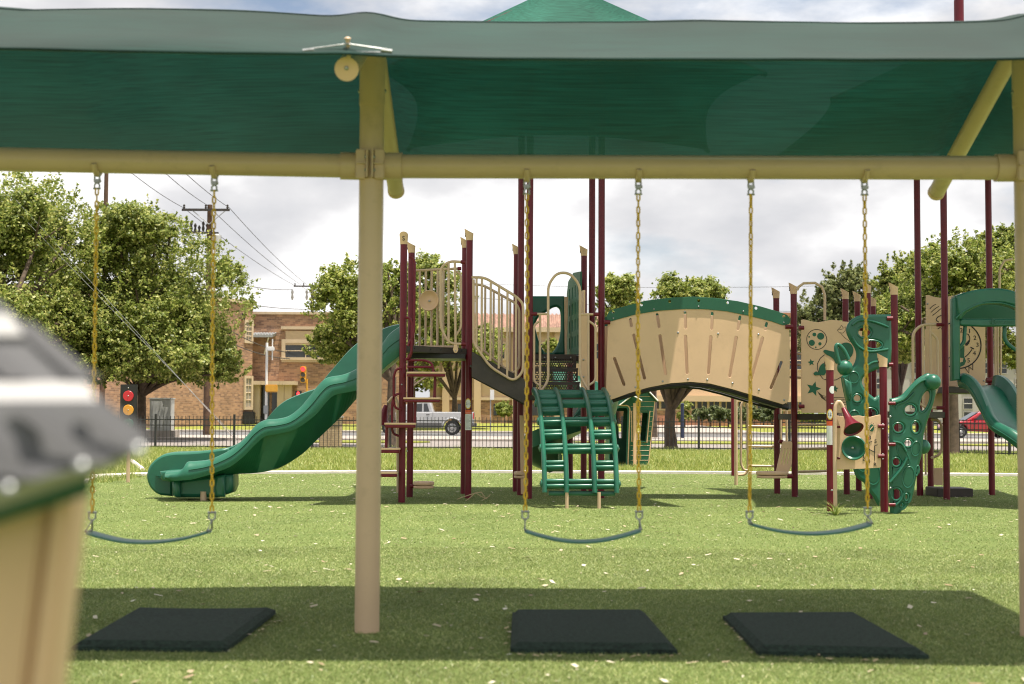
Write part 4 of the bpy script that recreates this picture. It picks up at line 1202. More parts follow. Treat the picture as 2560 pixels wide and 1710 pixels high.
# end shell (far side wall wraps round and down to the ground)
Ye0, Ye1 = 19.30, 19.72
shell = [(740, 1046), (480, 1078), (300, 1086), (210, 1110), (140, 1166), (108, 1230), (106, 1290), (130, 1350), (170, 1390), (210, 1410), (300, 1418), (300, 1300), (392, 1298), (500, 1280), (740, 1200)]
plate('end_shell', [[(p.x, 0, p.z) for p in smooth_path(L(zS, shell[:10], 19.72), 3) + L(zS, shell[10:], 19.72)]], 19.64, .16, GREEN, sl_, .03, ang=50)
plate('exit_lip', [[(p.x, 0, p.z) for p in L(zS, [(225, 1225), (380, 1215), (400, 1290), (300, 1304), (240, 1292)], 19.3)]], 19.30, .62, GREEN, sl_, .03, ang=50)
# foot box
ft = [(292, 1300), (640, 1250), (765, 1250), (765, 1345), (745, 1392), (640, 1428), (330, 1428), (300, 1410)]
plate('foot_box', [[(p.x, 0, p.z) for p in L(zS, ft, 19.35)]], 19.42, .46, GREEN, sl_, .05, ang=50)
plate('foot_rib', [[(p.x, 0, p.z) for p in L(zS, [(615, 1265), (690, 1255), (690, 1428), (615, 1428)], 19.16)]], 19.16, .12, GREEN, sl_, .04, ang=50)
plate('foot_rib', [[(p.x, 0, p.z) for p in L(zS, [(290, 1300), (345, 1300), (345, 1428), (300, 1426)], 19.16)]], 19.16, .12, GREEN, sl_, .04, ang=50)
c = gp(zS(500, 1462)); tube('leg', [(c.x, c.y + .16, -.05), (c.x, c.y + .16, .12)], .042, TAN, sl_, 12)

# --- seat below the slide tower
def seat_round(c, w, d, parent=PS):
    out = [(c.x + w * math.cos(t) * (1 if math.cos(t) > 0 else .9), c.y + d * math.sin(t)) for t in [2 * math.pi * k / 28 for k in range(28)]]
    s = plate('seat', [out], 0, .05, TANP, parent, .014, Matrix.Translation((0, 0, c.z)))
    plate('seat_pan', [[(c.x + (x - c.x) * .97, c.y + (y - c.y) * .97) for x, y in out]], 0, .035, TANP, s, .01, Matrix.Translation((0, 0, c.z - .05)))
    for k in range(6):
        xx = c.x - w * .45 + w * .9 * k / 5
        for j in (-1, 0, 1):
            bolt((xx, c.y + j * d * .35, c.z + .024), (0, 0, 1), .009, TANP, s, 'stud')
    return s
c = wp(zB(440, 1300), 20.0); seat_round(c, .155, .17)
knuckle(wp(zB(320, 1330), 20.0), wp(zB(385, 1318), 20.0), .032)
tube('talk_post', L(zB, [(200, 600), (205, 1385)], 20.9), .021, TAN, PS)
c = wp(zB(1345, 1206), 20.6); seat_round(c, .10, .15)
plate('seat_back', [[(p.x, 0, p.z) for p in L(zB, [(1340, 665), (1385, 670), (1385, 1400), (1352, 1400)], 20.5)]], 20.5, .04, TANP, PS, .008)

# --- middle tower: perforated risers
def perf(Y, u0, u1, v0, v1, hole):
    pts = L(zC, [(u0, v0), (u1, v0), (u1, v1), (u0, v1)], Y)
    x0, x1, z1_, z0_ = pts[0].x, pts[1].x, pts[0].z, pts[2].z
    loops = [[(x0, z0_), (x1, z0_), (x1, z1_), (x0, z1_)]]
    r = .0125; nx = int((x1 - x0 - .06) / .034); rows = 4
    for j in range(rows):
        for i in range(nx):
            cx = x0 + .045 + i * .034 + (.017 if j % 2 else 0); cz = z0_ + .03 + j * .031
            if cx > x1 - .03: continue
            loops.append([(cx + r * math.cos(t), cz + r * math.sin(t)) for t in [2 * math.pi * k / 6 for k in range(6)]])
    return plate('riser', [[(a, 0, b) for a, b in l] for l in loops], Y, .006, DECK, PS, 0)
perf(20.15, 152, 440, 772, 850, 1); perf(20.45, 152, 428, 690, 767, 1); perf(20.75, 152, 418, 605, 686, 1)
for Y, v, u1 in ((20.15, 771, 442), (20.45, 688, 430), (20.75, 604, 418)):
    a, b = L(zC, [(148, v), (u1, v)], Y)
    box('stair_tread', ((a.x + b.x) / 2, Y + .15, a.z - .005), (b.x - a.x, .31, .022), DECK, PS)
for u in (225, 290, 385): bolt(wp(zC(u, 622), 20.74), (0, -1, 0), .014, STEEL, PS)
plate('stair_side', [[(0, 0)] + []] and [[(20.1, zB_), (21.1, 2.06), (21.1, 1.9), (20.1, 1.3)]], 0, .02, DECK, PS, 0,
      Matrix.Translation((t3.x - .18, 0, 0)) @ Matrix.Rotation(math.pi / 2, 4, 'Z') @ FACE)
# front hand loops
Yf = 19.72
tube('hand_loop', L(zC, [(150, 835), (195, 835), (246, 770), (246, 175), (300, 103), (375, 103), (441, 175), (441, 740), (500, 835), (545, 835)], Yf), .019, TAN, PS, fil=.17)
tube('rail', L(zC, [(150, 355), (246, 355)], Yf), .017, TAN, PS); tube('rail', L(zC, [(441, 357), (548, 357)], Yf), .017, TAN, PS)
tube('bar', L(zC, [(196, 360), (196, 832)], Yf), .017, TAN, PS); tube('bar', L(zC, [(492, 360), (492, 830)], Yf), .017, TAN, PS)
tube('hand_loop', L(zC, [(196, 398), (160, 420), (160, 770), (196, 795)], Yf), .016, TAN, PS, fil=.09)
tube('hand_loop', L(zC, [(494, 398), (536, 425), (536, 765), (494, 792)], Yf), .016, TAN, PS, fil=.09)
for u, v in ((150, 355), (150, 835)): knuckle(*L(zC, [(u - 8, v), (u + 28, v)], Yf))
for u, v in ((545, 357), (545, 835)): knuckle(*L(zC, [(u - 22, v), (u + 10, v)], Yf))
# side panels on the right of the steps
plate('side_panel', [[(20.0, 1.42), (20.95, 1.45), (20.95, 2.75), (20.7, 2.95), (20.0, 2.9)]], 0, .02, TANP, PS, .004,
      Matrix.Translation((wp(zC(462, 500), 20.3).x, 0, 0)) @ Matrix.Rotation(math.pi / 2, 4, 'Z') @ FACE)
for v in (635, 740): bolt(wp(zC(463, v), 19.98), (0, -1, 0), .014, STEEL, PS)
plate('panel_edge', [[(p.x, 0, p.z) for p in L(zC, [(446, 362), (490, 362), (490, 850), (446, 850)], 20.0)]], 20.0, .018, TANP, PS, .003)
# perforated green wall, seen edge on
hs = []
gl = [(20.9, 2.05), (22.3, 2.05), (22.3, 3.05), (22.15, 3.22), (21.6, 3.3), (20.9, 3.25)]
for i in range(4):
    for j in range(4):
        hs.append(slot2((21.1 + i * .30, 2.2 + j * .25), (21.1 + i * .30, 2.30 + j * .25), .09))
plate('slotted_wall', [gl] + hs, 0, .03, GREEND, PS, .004, Matrix.Translation((wp(zC(405, 400), 21.6).x, 0, 0)) @ Matrix.Rotation(math.pi / 2 - .16, 4, 'Z') @ Matrix.Translation((0, 0, 0)) @ FACE) if False else \
plate('slotted_wall', [[(y - 21.6, z) for y, z in gl]] + [[(y - 21.6, z) for y, z in h] for h in hs], 0, .03, GREEND, PS, .004,
      Matrix.Translation((wp(zC(405, 400), 21.6).x, 21.6, 0)) @ Matrix.Rotation(math.pi / 2 + .10, 4, 'Z') @ FACE)
# back green entrance panel with oval opening
Yb = 22.0
op = [(296, 312), (316, 330), (322, 380), (320, 470), (300, 550), (262, 598), (232, 598), (196, 540), (172, 460), (168, 420), (190, 372), (240, 340), (272, 318)]
plate('entrance_panel', [[(p.x, 0, p.z) for p in fillet(L(zC, [(120, 246), (345, 246), (352, 262), (352, 606), (120, 606)], Yb), .05, 4, True)],
                         [(p.x, 0, p.z) for p in smooth_path(L(zC, op + op[:1], Yb), 3)[:-1]]], Yb, .10, GREEN, PS, .035, ang=50)
plate('panel_edge', [[(p.x, 0, p.z) for p in L(zC, [(344, 250), (368, 250), (362, 606), (348, 606)], 21.85)]], 21.85, .02, TANP, PS, .004)

# --- track climber
tA = [math.radians(a) for a in np.linspace(0, 88, 24)]
def arcp(t, x):
    cx = .775 + .085 * (math.sin(t)); k = 1 - .06 * math.sin(t)
    return Vector((cx + x * k, 19.74 - 1.78 * math.sin(t), .16 + 1.30 * math.cos(t) ** 1.12 if t < 1.57 else .16))
CL = bpy.data.objects.new('x', None); bpy.data.objects.remove(CL)
def railarc(x, r, nm):
    pts = [arcp(t, x) for t in tA]
    vs, fs = [], []
    for i, p in enumerate(pts):
        d = (pts[min(i + 1, len(pts) - 1)] - pts[max(i - 1, 0)]).normalized(); nrm = Vector((0, -d.z, d.y)).normalized()
        if nrm.z < 0 and i < 20: nrm = -nrm
        if nrm.y > 0 and i >= 20: nrm = -nrm
        for q in range(12):
            a = 2 * math.pi * q / 12
            off = Vector((1, 0, 0)) * (.033 * math.cos(a)) + nrm * (.062 * math.sin(a) + .02)
            vs.append(p + off)
    for i in range(len(pts) - 1):
        for q in range(12): fs.append((i * 12 + q, i * 12 + (q + 1) % 12, i * 12 + 12 + (q + 1) % 12, i * 12 + 12 + q))
    fs.append(tuple(range(12))); fs.append(tuple((len(pts) - 1) * 12 + q for q in range(12)))
    return finish(vs, fs, nm, GREEN, PS, 50)
for x in (-.475, -.185, .185, .475): railarc(x, .04, 'climber_rail')
def rungmesh(wd):
    prof = [(-.062, -.035), (-.062, .0)]
    for c0 in (-.031, .031):
        for k in range(9):
            a = math.pi - math.pi * k / 8
            prof.append((c0 + .0285 * math.cos(a), .012 + .030 * math.sin(a)))
    prof += [(.062, .0), (.062, -.035)]
    me = curve_mesh([prof], wd, .003); fixn(me, 50); me.materials.append(GREEN); return me
rT, rC = rungmesh(.25), rungmesh(.33)
def rung(t, x, me):
    p = arcp(t, x); p2 = arcp(t + .02, x); d = (p2 - p).normalized(); nrm = Vector((1, 0, 0)).cross(d).normalized()
    if nrm.y > 0 and nrm.z < 0.3: nrm = -nrm
    if nrm.z < -.2: nrm = -nrm
    R = Matrix((d, nrm, d.cross(nrm))).transposed()
    o = link('rung', me, None, PS); o.matrix_basis = Matrix.Translation(p) @ R.to_4x4(); return o
# equal arc length stations
fine = [i * .5 for i in range(0, 177)]; acc = [0]
for a, b in zip(fine[:-1], fine[1:]): acc.append(acc[-1] + (arcp(math.radians(b), 0) - arcp(math.radians(a), 0)).length)
def at_len(s):
    for i, v in enumerate(acc):
        if v >= s: return math.radians(fine[i])
    return math.radians(88)
tot = acc[-1]
for k in range(10):
    t = at_len(.08 + (tot - .2) * k / 9)
    rung(t, -.33, rT); rung(t, .33, rT)
    if k in (0, 1, 3, 5, 7, 9) or k == 2: 
        if k != 2: rung(t, 0, rC)
for k in (3, 5, 7, 9):
    t = at_len(.08 + (tot - .2) * k / 9)
    for s in (-1, 1):
        p = arcp(t, s * .50); lathe('boss', [(.055, 0), (.05, .02), (0, .04)], aim(p, (s, 0, 0)), GREEN, PS, 14)
for x in (-.18, .24):
    g_ = Vector((.775 + .085 + x * .95, 17.92, 0)); tube('leg', [(g_.x, g_.y, -.05), (g_.x, g_.y, .2)], .022, TAN, PS, 10)
tube('climber_foot', [arcp(math.radians(88), -.42) + Vector((0, .06, -.01)), arcp(math.radians(88), .46) + Vector((0, .06, -.01))], .03, GREEN, PS, 8)

# --- arched tunnel
def tun(pts, Y): return [(p.x, 0, p.z) for p in L(zD, pts, Y)]
capO = [(140, 445), (128, 400), (150, 352), (200, 330), (480, 255), (700, 228), (900, 220), (1100, 232), (1300, 260), (1500, 306), (1650, 350), (1738, 382), (1768, 425), (1755, 466), (1700, 474)]
capI = [(1600, 440), (1400, 390), (1200, 350), (1000, 331), (830, 329), (600, 345), (400, 375), (190, 432)]
panO = [(140, 448), (400, 372), (600, 342), (830, 325), (1000, 327), (1200, 346), (1400, 386), (1600, 436), (1755, 476), (1762, 700), (1758, 1100), (1745, 1160), (1700, 1180), (1500, 1120), (1250, 1045), (1050, 995), (880, 980), (700, 992), (500, 1030), (330, 1080), (200, 1128), (160, 1142), (132, 1130), (123, 1095)]
slU = [((342, 425), (350, 480)), ((580, 380), (597, 487)), ((828, 362), (833, 495)), ((1071, 368), (1065, 505)), ((1318, 400), (1298, 508)), ((1556, 458), (1542, 510))]
slL = [((200, 772), (284, 1002)), ((372, 565), (467, 946)), ((605, 570), (654, 906)), ((831, 575), (846, 897)), ((1057, 580), (1036, 900)), ((1283, 585), (1226, 927)), ((1517, 590), (1420, 950)), ((1686, 805), (1594, 1032))]
TYN, TYF = 19.92, 20.95
def slots(lst, w, Y):
    r = []
    for a, b in lst:
        pa, pb = wp(zD(*a), Y), wp(zD(*b), Y)
        r.append([(x, 0, z) for x, z in slot2((pa.x, pa.z), (pb.x, pb.z), w * .28056 * Y / F)])
    return r
arcpan = [p for p in panO]
tn = plate('tunnel_panel', [tun(arcpan, TYN)] + slots(slL, 27, TYN) + slots(slU, 25, TYN), TYN, .03, TANP, PS, .004)
tn['label'] = 'tan slotted side panel of the arched tunnel'
# far panel has the same world shape as the near one
M = Matrix.Translation((.02, TYF, 0)) @ Matrix.Rotation(math.pi / 2, 4, 'X')
plate('tunnel_panel', [tun(arcpan, TYN)] + slots(slL, 27, TYN)[1::2], TYF, .022, TANP, PS, .003, M)
hol = []
for u, v in ((188, 355), (440, 292), (692, 263), (950, 256), (1207, 273), (1461, 322), (1710, 395)):
    c = wp(zD(u, v), TYN - .02); r = .021; hol.append([(c.x + r * math.cos(t), 0, c.z + r * math.sin(t)) for t in [2 * math.pi * k / 14 for k in range(14)]])
cp = plate('tunnel_cap', [tun(capO + capI, TYN - .02)] + hol, TYN - .02, .022, GREEND, PS, .003)
plate('tunnel_cap', [tun(capO + capI, TYN - .02)], TYF, .022, GREEND, PS, .003, Matrix.Translation((.02, TYF + .02, 0)) @ Matrix.Rotation(math.pi / 2, 4, 'X'))
for u, v in ((190, 412), (552, 331), (950, 308), (1348, 351), (1710, 450)): bolt(wp(zD(u, v), TYN - .032), (0, -1, 0), .0125, STEEL, cp)
for u, v in ((158, 1105), (388, 1027), (630, 975), (854, 955), (1027, 960), (1252, 990), (1487, 1050), (1712, 1142), (766, 541), (1123, 550), (1483, 556), (826, 355)): bolt(wp(zD(u, v), TYN - .012), (0, -1, 0), .0165, STEEL, tn)
# arched floor of the tunnel
fl = [(130, 1125), (330, 1065), (500, 1015), (700, 978), (880, 966), (1050, 980), (1250, 1030), (1500, 1105), (1755, 1178)]
up_ = L(zD, fl, TYN); vs, fs = [], []
for p in up_:
    for y, dz in ((TYN + .02, 0), (TYF - .02, 0), (TYF - .02, -.05), (TYN + .02, -.05)): vs.append((p.x, y, p.z + dz))
for i in range(len(up_) - 1):
    for k in range(4): fs.append((i * 4 + k, i * 4 + (k + 1) % 4, i * 4 + 4 + (k + 1) % 4, i * 4 + 4 + k))
fs += [(0, 1, 2, 3), tuple(len(vs) - 4 + k for k in range(4))]
finish(vs, fs, 'tunnel_floor', DECK, PS, 50)
for Y in (TYN + .02, TYF):
    tube('floor_flange', [Vector((p.x, Y + .02, p.z - .06)) for p in up_], .03, BLACK, PS, 6)
# tunnel roof slats between the side panels
for (u, v) in [(830, 335), (1065, 343), (1300, 373)]:
    pass
for (a, b, c_, d_) in ((1, 448, t3.x, t3.y),):
    knuckle(wp(zD(110, 448), 19.85), wp(zD(162, 448), 19.85), .03); knuckle(wp(zD(1722, 488), 19.9), wp(zD(1790, 488), 19.9), .03); knuckle(wp(zD(1840, 497), 20), wp(zD(1888, 497), 20), .03)
    knuckle(wp(zE(90, 392), 20), wp(zE(122, 390), 20), .028); knuckle(wp(zE(90, 872), 20), wp(zE(124, 872), 20), .028)

# --- spiral slide behind the middle tower
cxs, cys = .93, 23.0
hs_ = []
for k in range(33):
    a = math.radians(110 - k * 10.5); z = 1.75 - 1.40 * k / 32
    d = Vector((math.cos(a), math.sin(a), 0)); c = Vector((cxs, cys, z))
    hs_.append([c + d * .22 + Vector((0, 0, .16)), c + d * .24, c + d * .45 + Vector((0, 0, -.05)), c + d * .66, c + d * .74 + Vector((0, 0, .20)), c + d * .79 + Vector((0, 0, .20)), c + d * .74 + Vector((0, 0, -.04)), c + d * .45 + Vector((0, 0, -.12)), c + d * .19 + Vector((0, 0, -.04)), c + d * .17 + Vector((0, 0, .16))])
m_ = 10; vs = [v for s in hs_ for v in s]; fs = []
for i in range(32):
    for k in range(m_): fs.append((i * m_ + k, i * m_ + (k + 1) % m_, i * m_ + m_ + (k + 1) % m_, i * m_ + m_ + k))
fs += [tuple(range(m_)), tuple(32 * m_ + k for k in range(m_))]
sp = finish(vs, fs, 'spiral_slide', GREEN, PS, 60); sp['label'] = 'green spiral slide curling down behind the track climber'
tube('center_pole', [(cxs, cys, -.05), (cxs, cys, 2.4)], .05, MAROON, PS, 14)
hull8('slide_bracket', [Vector((cxs - .35, cys - .45, .28)), Vector((cxs - .1, cys - .45, .28)), Vector((cxs - .1, cys - .2, .28)), Vector((cxs - .35, cys - .2, .28)),
                        Vector((cxs - .4, cys - .5, .45)), Vector((cxs - .05, cys - .5, .45)), Vector((cxs - .05, cys - .15, .45)), Vector((cxs - .4, cys - .15, .45))], BLACK, PS, .01)

# --- things between tunnel and right tower: ladder, seat, rails
g_ = gp(zQ(225, 1190)); tube('ladder_post', [(g_.x, g_.y, -.05), (g_.x, g_.y, wp(zQ(222, -30), g_.y).z)], .030, TAN, PS, 12)
g2 = gp(zQ(183, 1062)); tube('ladder_post', [(g2.x, g2.y, -.05), (g2.x, g2.y, wp(zQ(180, -60), g2.y).z)], .036, MAROON, PS, 12)
tube('ladder_loop', L(zQ, [(260, -30), (340, -30), (390, 60), (390, 980), (350, 1045), (255, 1050)], 23.5), .022, TAN, PS, fil=.12)
tube('ladder_loop', L(zQ, [(390, 0), (330, 10), (292, 80), (292, 900), (330, 980), (390, 985)], 23.3), .020, TAN, PS, fil=.12)
for v in (368, 648, 922): tube('ladder_rung', L(zQ, [(392, v), (775, v + 6)], 23.3), .021, TAN, PS)
for u in (848, 930): tube('ladder_rail', L(zQ, [(u, 90), (u + 4, 575)], 23.2), .018, TAN, PS)
for v, v2 in ((352, 345), (686, 676), (1005, 995)): tube('barrier_rail', L(zQ, [(1090, v), (1520, v2)], 22.6), .021, TAN, PS)
Yq = 20.55
bk = [(870, 578), (1010, 580), (1005, 900), (955, 1022), (905, 1030), (780, 998), (790, 960), (850, 690)]
pan = plate('seat_back', [[(p.x, 0, p.z) for p in fillet(L(zQ, bk, Yq), .03, 3, True)]] + slots([], 1, Yq) +
      [[(x, 0, z) for x, z in slot2((wp(zQ(*a), Yq).x, wp(zQ(*a), Yq).z), (wp(zQ(*b), Yq).x, wp(zQ(*b), Yq).z), .008)] for a, b in (((905, 680), (852, 890)), ((945, 682), (893, 900)), ((988, 685), (940, 895)))], Yq, .03, TANP, PS, .006)
c = wp(zQ(720, 1030), 20.3)
seat_round(Vector((c.x, c.y, wp(zQ(720, 1025), 20.3).z)), .24, .17)
knuckle(wp(zQ(940, 1068), 20.25), wp(zQ(1015, 1068), 20.25), .032)
knuckle(wp(zQ(825, 575), 20.6), wp(zQ(880, 590), 20.6), .03)

# --- moon panel
Ym = 20.1
mp_ = [(95, 465), (125, 460), (200, 480), (270, 490), (340, 480), (410, 465), (470, 468), (540, 482), (600, 487), (700, 470), (740, 480), (740, 1450), (100, 1450)]
MP = plate('moon_panel', [[(p.x, 0, p.z) for p in L(zM, mp_, Ym)]], Ym, .022, TANP, PS, .004)
MP['label'] = 'tan panel with moon, stars and green cow shapes'
Yd = Ym - .013
def ring(name, u, v, r, mat, parent, th=.0045, z=zM, Y=None, sq=1.0):
    Y = Y or Yd; c = wp(z(u, v), Y); k = {id(zM): .23589}.get(id(z), .19132) * Y / F
    pts = [Vector((c.x + r * k * sq * math.cos(t), Y, c.z + r * k * math.sin(t))) for t in [2 * math.pi * q / 40 for q in range(40)]]
    return tube(name, pts, th, mat, parent, 6, True)
def disc(name, u, v, r, mat, parent, z=zM, Y=None):
    Y = Y or Yd; c = wp(z(u, v), Y); k = .23589 * Y / F
    return plate(name, [[(c.x + r * k * math.cos(t), 0, c.z + r * k * math.sin(t)) for t in [2 * math.pi * q / 24 for q in range(24)]]], Y, .006, mat, parent, .001)
ring('moon_outline', 262, 672, 106, BLACK, MP)
for u, v, r in ((304, 638, 37), (210, 708, 32), (237, 620, 20), (296, 718, 17), (182, 645, 8), (252, 755, 8)): disc('crater', u, v, r, GREEND, MP)
def star(u, v, r, rot):
    c = wp(zM(u, v), Yd); k = .23589 * Yd / F
    pts = []
    for q in range(10):
        a = rot + math.pi * q / 5; rr = r if q % 2 == 0 else r * .45
        pts.append((c.x + rr * k * math.cos(a), 0, c.z + rr * k * math.sin(a)))
    plate('star', [pts], Yd, .006, GREEND, MP, .001)
star(203, 916, 38, 1.75); star(228, 1195, 80, 1.30); star(455, 1195, 40, 1.5)
for k in range(5):
    tube('streak', L(zM, [(268 + 10 * (4 - k), 1285 - 15 * k), (320 + 10 * (4 - k), 1325 - 15 * k), (400, 1350 - 16 * k), (600, 1362 - 18 * k)], Yd), .003, BLACK, MP, 5)
tube('tulip', L(zM, [(480, 575), (515, 540), (525, 520), (545, 555), (565, 535), (565, 580), (540, 605), (500, 600), (480, 575), (540, 560)], Yd), .003, BLACK, MP, 5)
tube('stalk', L(zM, [(515, 605), (560, 655), (620, 700)], Yd), .003, BLACK, MP, 5)
cow = [(332, 800), (350, 782), (430, 800), (480, 800), (500, 740), (560, 706), (620, 720), (650, 780), (630, 850), (580, 880), (520, 900), (470, 930), (440, 880), (400, 850), (360, 830)]
plate('cow_shape', [[(p.x, 0, p.z) for p in smooth_path(L(zM, cow + cow[:1], Yd - .004), 3)[:-1]]], Yd - .006, .012, GREEND, MP, .002)
cow2 = [(228, 1030), (255, 1010), (280, 1020), (290, 970), (320, 930), (355, 925), (375, 960), (365, 1010), (340, 1050), (300, 1048), (270, 1052), (240, 1052)]
plate('cow_shape', [[(p.x, 0, p.z) for p in smooth_path(L(zM, cow2 + cow2[:1], Yd - .004), 3)[:-1]]], Yd - .006, .012, GREEND, MP, .002)
tube('track_groove', L(zM, [(345, 835), (300, 870), (270, 930), (268, 980), (290, 1040), (330, 1090), (400, 1110), (470, 1100), (520, 1070)], Yd), .005, BLACK, MP, 5)
tube('arch_rail', L(zE, [(80, 160), (90, 140), (120, 118), (190, 116), (232, 140), (250, 190), (250, 345)], 20.6), .02, TAN, PS)
for v in (545, 612, 690): tube('barrier_rail', L(zE, [(-10, v), (102, v + 6)], 21.0), .018, TAN, PS)

# --- rock wall climbers (moulded green sheets)
def sheet_climber(name, z, outl, holes, recess, Y, th, rk, label):
    k = rk * Y / F
    hl_ = []
    for (u, v, ru, rv, rot) in holes:
        c = wp(z(u, v), Y); hl_.append([(x, 0, zz) for x, zz in ell(c.x, c.z, ru * k, rv * k, 26, rot)])
    out = [(p.x, 0, p.z) for p in smooth_path(L(z, outl + outl[:1], Y), 3)[:-1]]
    o = plate(name, [out] + hl_, Y, th, GREEN, PS, th * .42, ang=60)
    o['label'] = label
    for (u, v, ru, rv, rot) in holes + recess:
        c = wp(z(u, v), Y - th * .5)
        pts = [Vector((x, Y - th * .5 + .004, zz)) for x, zz in ell(c.x, c.z, ru * k * 1.22, rv * k * 1.22, 26, rot)]
        tube('rim', pts, .011, GREEN, o, 7, True)
    for (u, v, ru, rv, rot) in recess:
        c = wp(z(u, v), Y - th * .5)
        plate('hollow', [[(x, 0, zz) for x, zz in ell(c.x, c.z, ru * k, rv * k, 22, rot)]], Y - th * .5 - .001, .004, GREEND, o, .001)
    return o
upo = [(1047, 405), (900, 407), (780, 410), (690, 425), (620, 470), (580, 530), (575, 600), (610, 680), (665, 770), (680, 850), (655, 935), (600, 1005), (540, 1050), (520, 1085), (545, 1230), (575, 1350), (590, 1480), (610, 1640), (620, 1850), (650, 2050), (690, 2140), (760, 2190), (800, 2260), (860, 2340), (935, 2375), (938, 1345), (870, 1290), (790, 1220), (742, 1140), (755, 1075), (830, 1020), (940, 975), (1047, 930)]
uc = sheet_climber('climbing_wall', zM, upo, [(765, 598, 62, 48, 0), (860, 727, 80, 38, -.1), (690, 1295, 36, 34, 0), (830, 1460, 60, 50, 0)], [(655, 1075, 42, 50, 0), (660, 1470, 40, 36, .3), (860, 2100, 60, 90, 0), (740, 2000, 40, 60, .3)], 18.3, .085, .23589, 'tall green moulded climbing wall with eye shaped holes')
for pts in ([(640, 520), (720, 470), (850, 480), (1020, 540)], [(640, 650), (700, 740), (820, 800), (1020, 775)], [(800, 950), (860, 915), (940, 905)]):
    tube('ridge', pth(zM, pts, 18.245), .016, GREEN, uc, 8)
c = wp(zM(560, 972), 18.15); lathe('knob', [(0, -.10), (.055, -.085), (.09, -.04), (.1, 0), (.09, .045), (.055, .085), (0, .1)], Matrix.Translation(c), GREEN, uc, 24)
tube('handle', pth(zM, [(505, 930), (480, 850), (466, 770), (478, 730), (510, 740), (560, 800), (600, 890)], 18.12), .026, GREEN, uc, 10)
plate('side_flange', [[(p.x, 0, p.z) for p in L(zM, [(520, 1085), (600, 1130), (605, 1240), (590, 1330), (560, 1320), (535, 1200)], 18.2)]], 18.1, .16, GREEN, uc, .03, ang=60)
lo = [(15, 378), (70, 370), (130, 345), (170, 305), (210, 260), (280, 190), (340, 150), (400, 130), (450, 180), (468, 300), (445, 420), (405, 540), (372, 640), (345, 760), (335, 900), (300, 1040), (270, 1180), (245, 1320), (200, 1420), (130, 1478), (20, 1487)]
lc = sheet_climber('climbing_wall', zK, lo, [(360, 400, 38, 100, -.32), (215, 488, 50, 46, 0), (100, 664, 42, 40, 0), (270, 660, 34, 50, 0), (80, 1000, 34, 36, 0), (80, 1315, 42, 50, 0), (180, 1345, 16, 28, 0), (130, 1424, 11, 15, 0), (195, 815, 34, 32, .2), (285, 1085, 12, 40, -.2)],
      [(275, 870, 36, 58, -.2), (200, 1150, 46, 84, -.15), (150, 930, 30, 90, .5)], 17.22, .085, .25496, 'lower green moulded climbing wall with many round holes')
c = wp(zK(440, 215), 17.15); lathe('knob', [(0, -.095), (.05, -.082), (.085, -.045), (.095, 0), (.085, .045), (.05, .082), (0, .095)], Matrix.Translation(c), GREEN, lc, 24)
c = wp(zK(345, 850), 17.3); lathe('knob', [(0, -.09), (.05, -.075), (.08, -.03), (.085, 0), (.08, .03), (.05, .075), (0, .09)], Matrix.Translation(c), GREEN, lc, 20)
tube('ridge', pth(zK, [(30, 420), (150, 385), (250, 270), (330, 205), (400, 190)], 17.16), .018, GREEN, lc, 8)
tube('ridge', pth(zK, [(80, 480), (90, 440), (180, 400), (260, 320)], 17.17), .012, GREEN, lc, 8)
tube('ridge', pth(zK, [(20, 1200), (90, 1120), (150, 1040), (190, 960)], 17.16), .018, GREEN, lc, 8)
tube('ridge', pth(zK, [(60, 1440), (130, 1370), (150, 1300)], 17.165), .014, GREEN, lc, 8)
tube('ridge', pth(zK, [(50, 800), (130, 820), (180, 900)], 17.165), .014, GREEN, lc, 8)
for v in (425, 828, 1420): knuckle(wp(zK(5, v), 17.15), wp(zK(70, v), 17.15), .022)
for v in (555, 1255): bolt(wp(zK(25, v), 17.15), (0, -1, 0), .014, STEEL, lc)
knuckle(*L(zM, [(1005, 450), (1065, 450)], 18.25), .028); knuckle(*L(zM, [(1025, 940), (1068, 940)], 18.25), .028); knuckle(*L(zM, [(715, 560), (750, 560)], 18.5), .028)

# --- right slide with hood, clock panel
Yk = 21.2
ck = [(75, 200), (110, 196), (180, 222), (260, 232), (330, 222), (420, 200), (500, 205), (850, 640), (850, 1380), (75, 1380)]
ck = [(75, 200), (110, 196), (180, 222), (260, 232), (330, 222), (420, 205), (500, 210), (600, 230), (700, 225), (852, 210), (852, 1385), (75, 1385)]
KP = plate('clock_panel', [[(p.x, 0, p.z) for p in L(zH, ck, Yk)]], Yk, .022, TANP, PS, .004); KP['label'] = 'tan panel with a smiling clock face'
Yd2 = Yk - .013
def hring(u, v, ru, rv, th=.009, a0=0, a1=360):
    c = wp(zH(u, v), Yd2); k = .19132 * Yd2 / F
    pts = [Vector((c.x + ru * k * math.cos(t), Yd2, c.z + rv * k * math.sin(t))) for t in [math.radians(a0 + (a1 - a0) * q / 48) for q in range(48 if a1 - a0 == 360 else 49)]]
    return tube('dial_line', pts, th, BLACK, KP, 6, a1 - a0 == 360)
hring(500, 850, 298, 305); hring(395, 850, 250, 270, .006, 120, 240)
for s_, u, v in (('12', 520, 660), ('1', 648, 668), ('2', 718, 758), ('3', 752, 850), ('4', 712, 958), ('5', 636, 1053), ('8', 278, 948), ('9', 255, 852), ('10', 285, 748), ('7', 370, 1040), ('6', 500, 1085), ('11', 380, 680)):
    text('numeral', s_, .115 * .8, Matrix.Translation(wp(zH(u, v), Yd2 - .002)) @ FACE, BLACK, KP, .002)
tube('smile', pth(zH, [(590, 1005), (640, 960), (680, 905)], Yd2), .007, BLACK, KP, 6); tube('smile', L(zH, [(660, 878), (705, 900)], Yd2), .009, BLACK, KP, 6)
hring(615, 770, 36, 65, .006); 
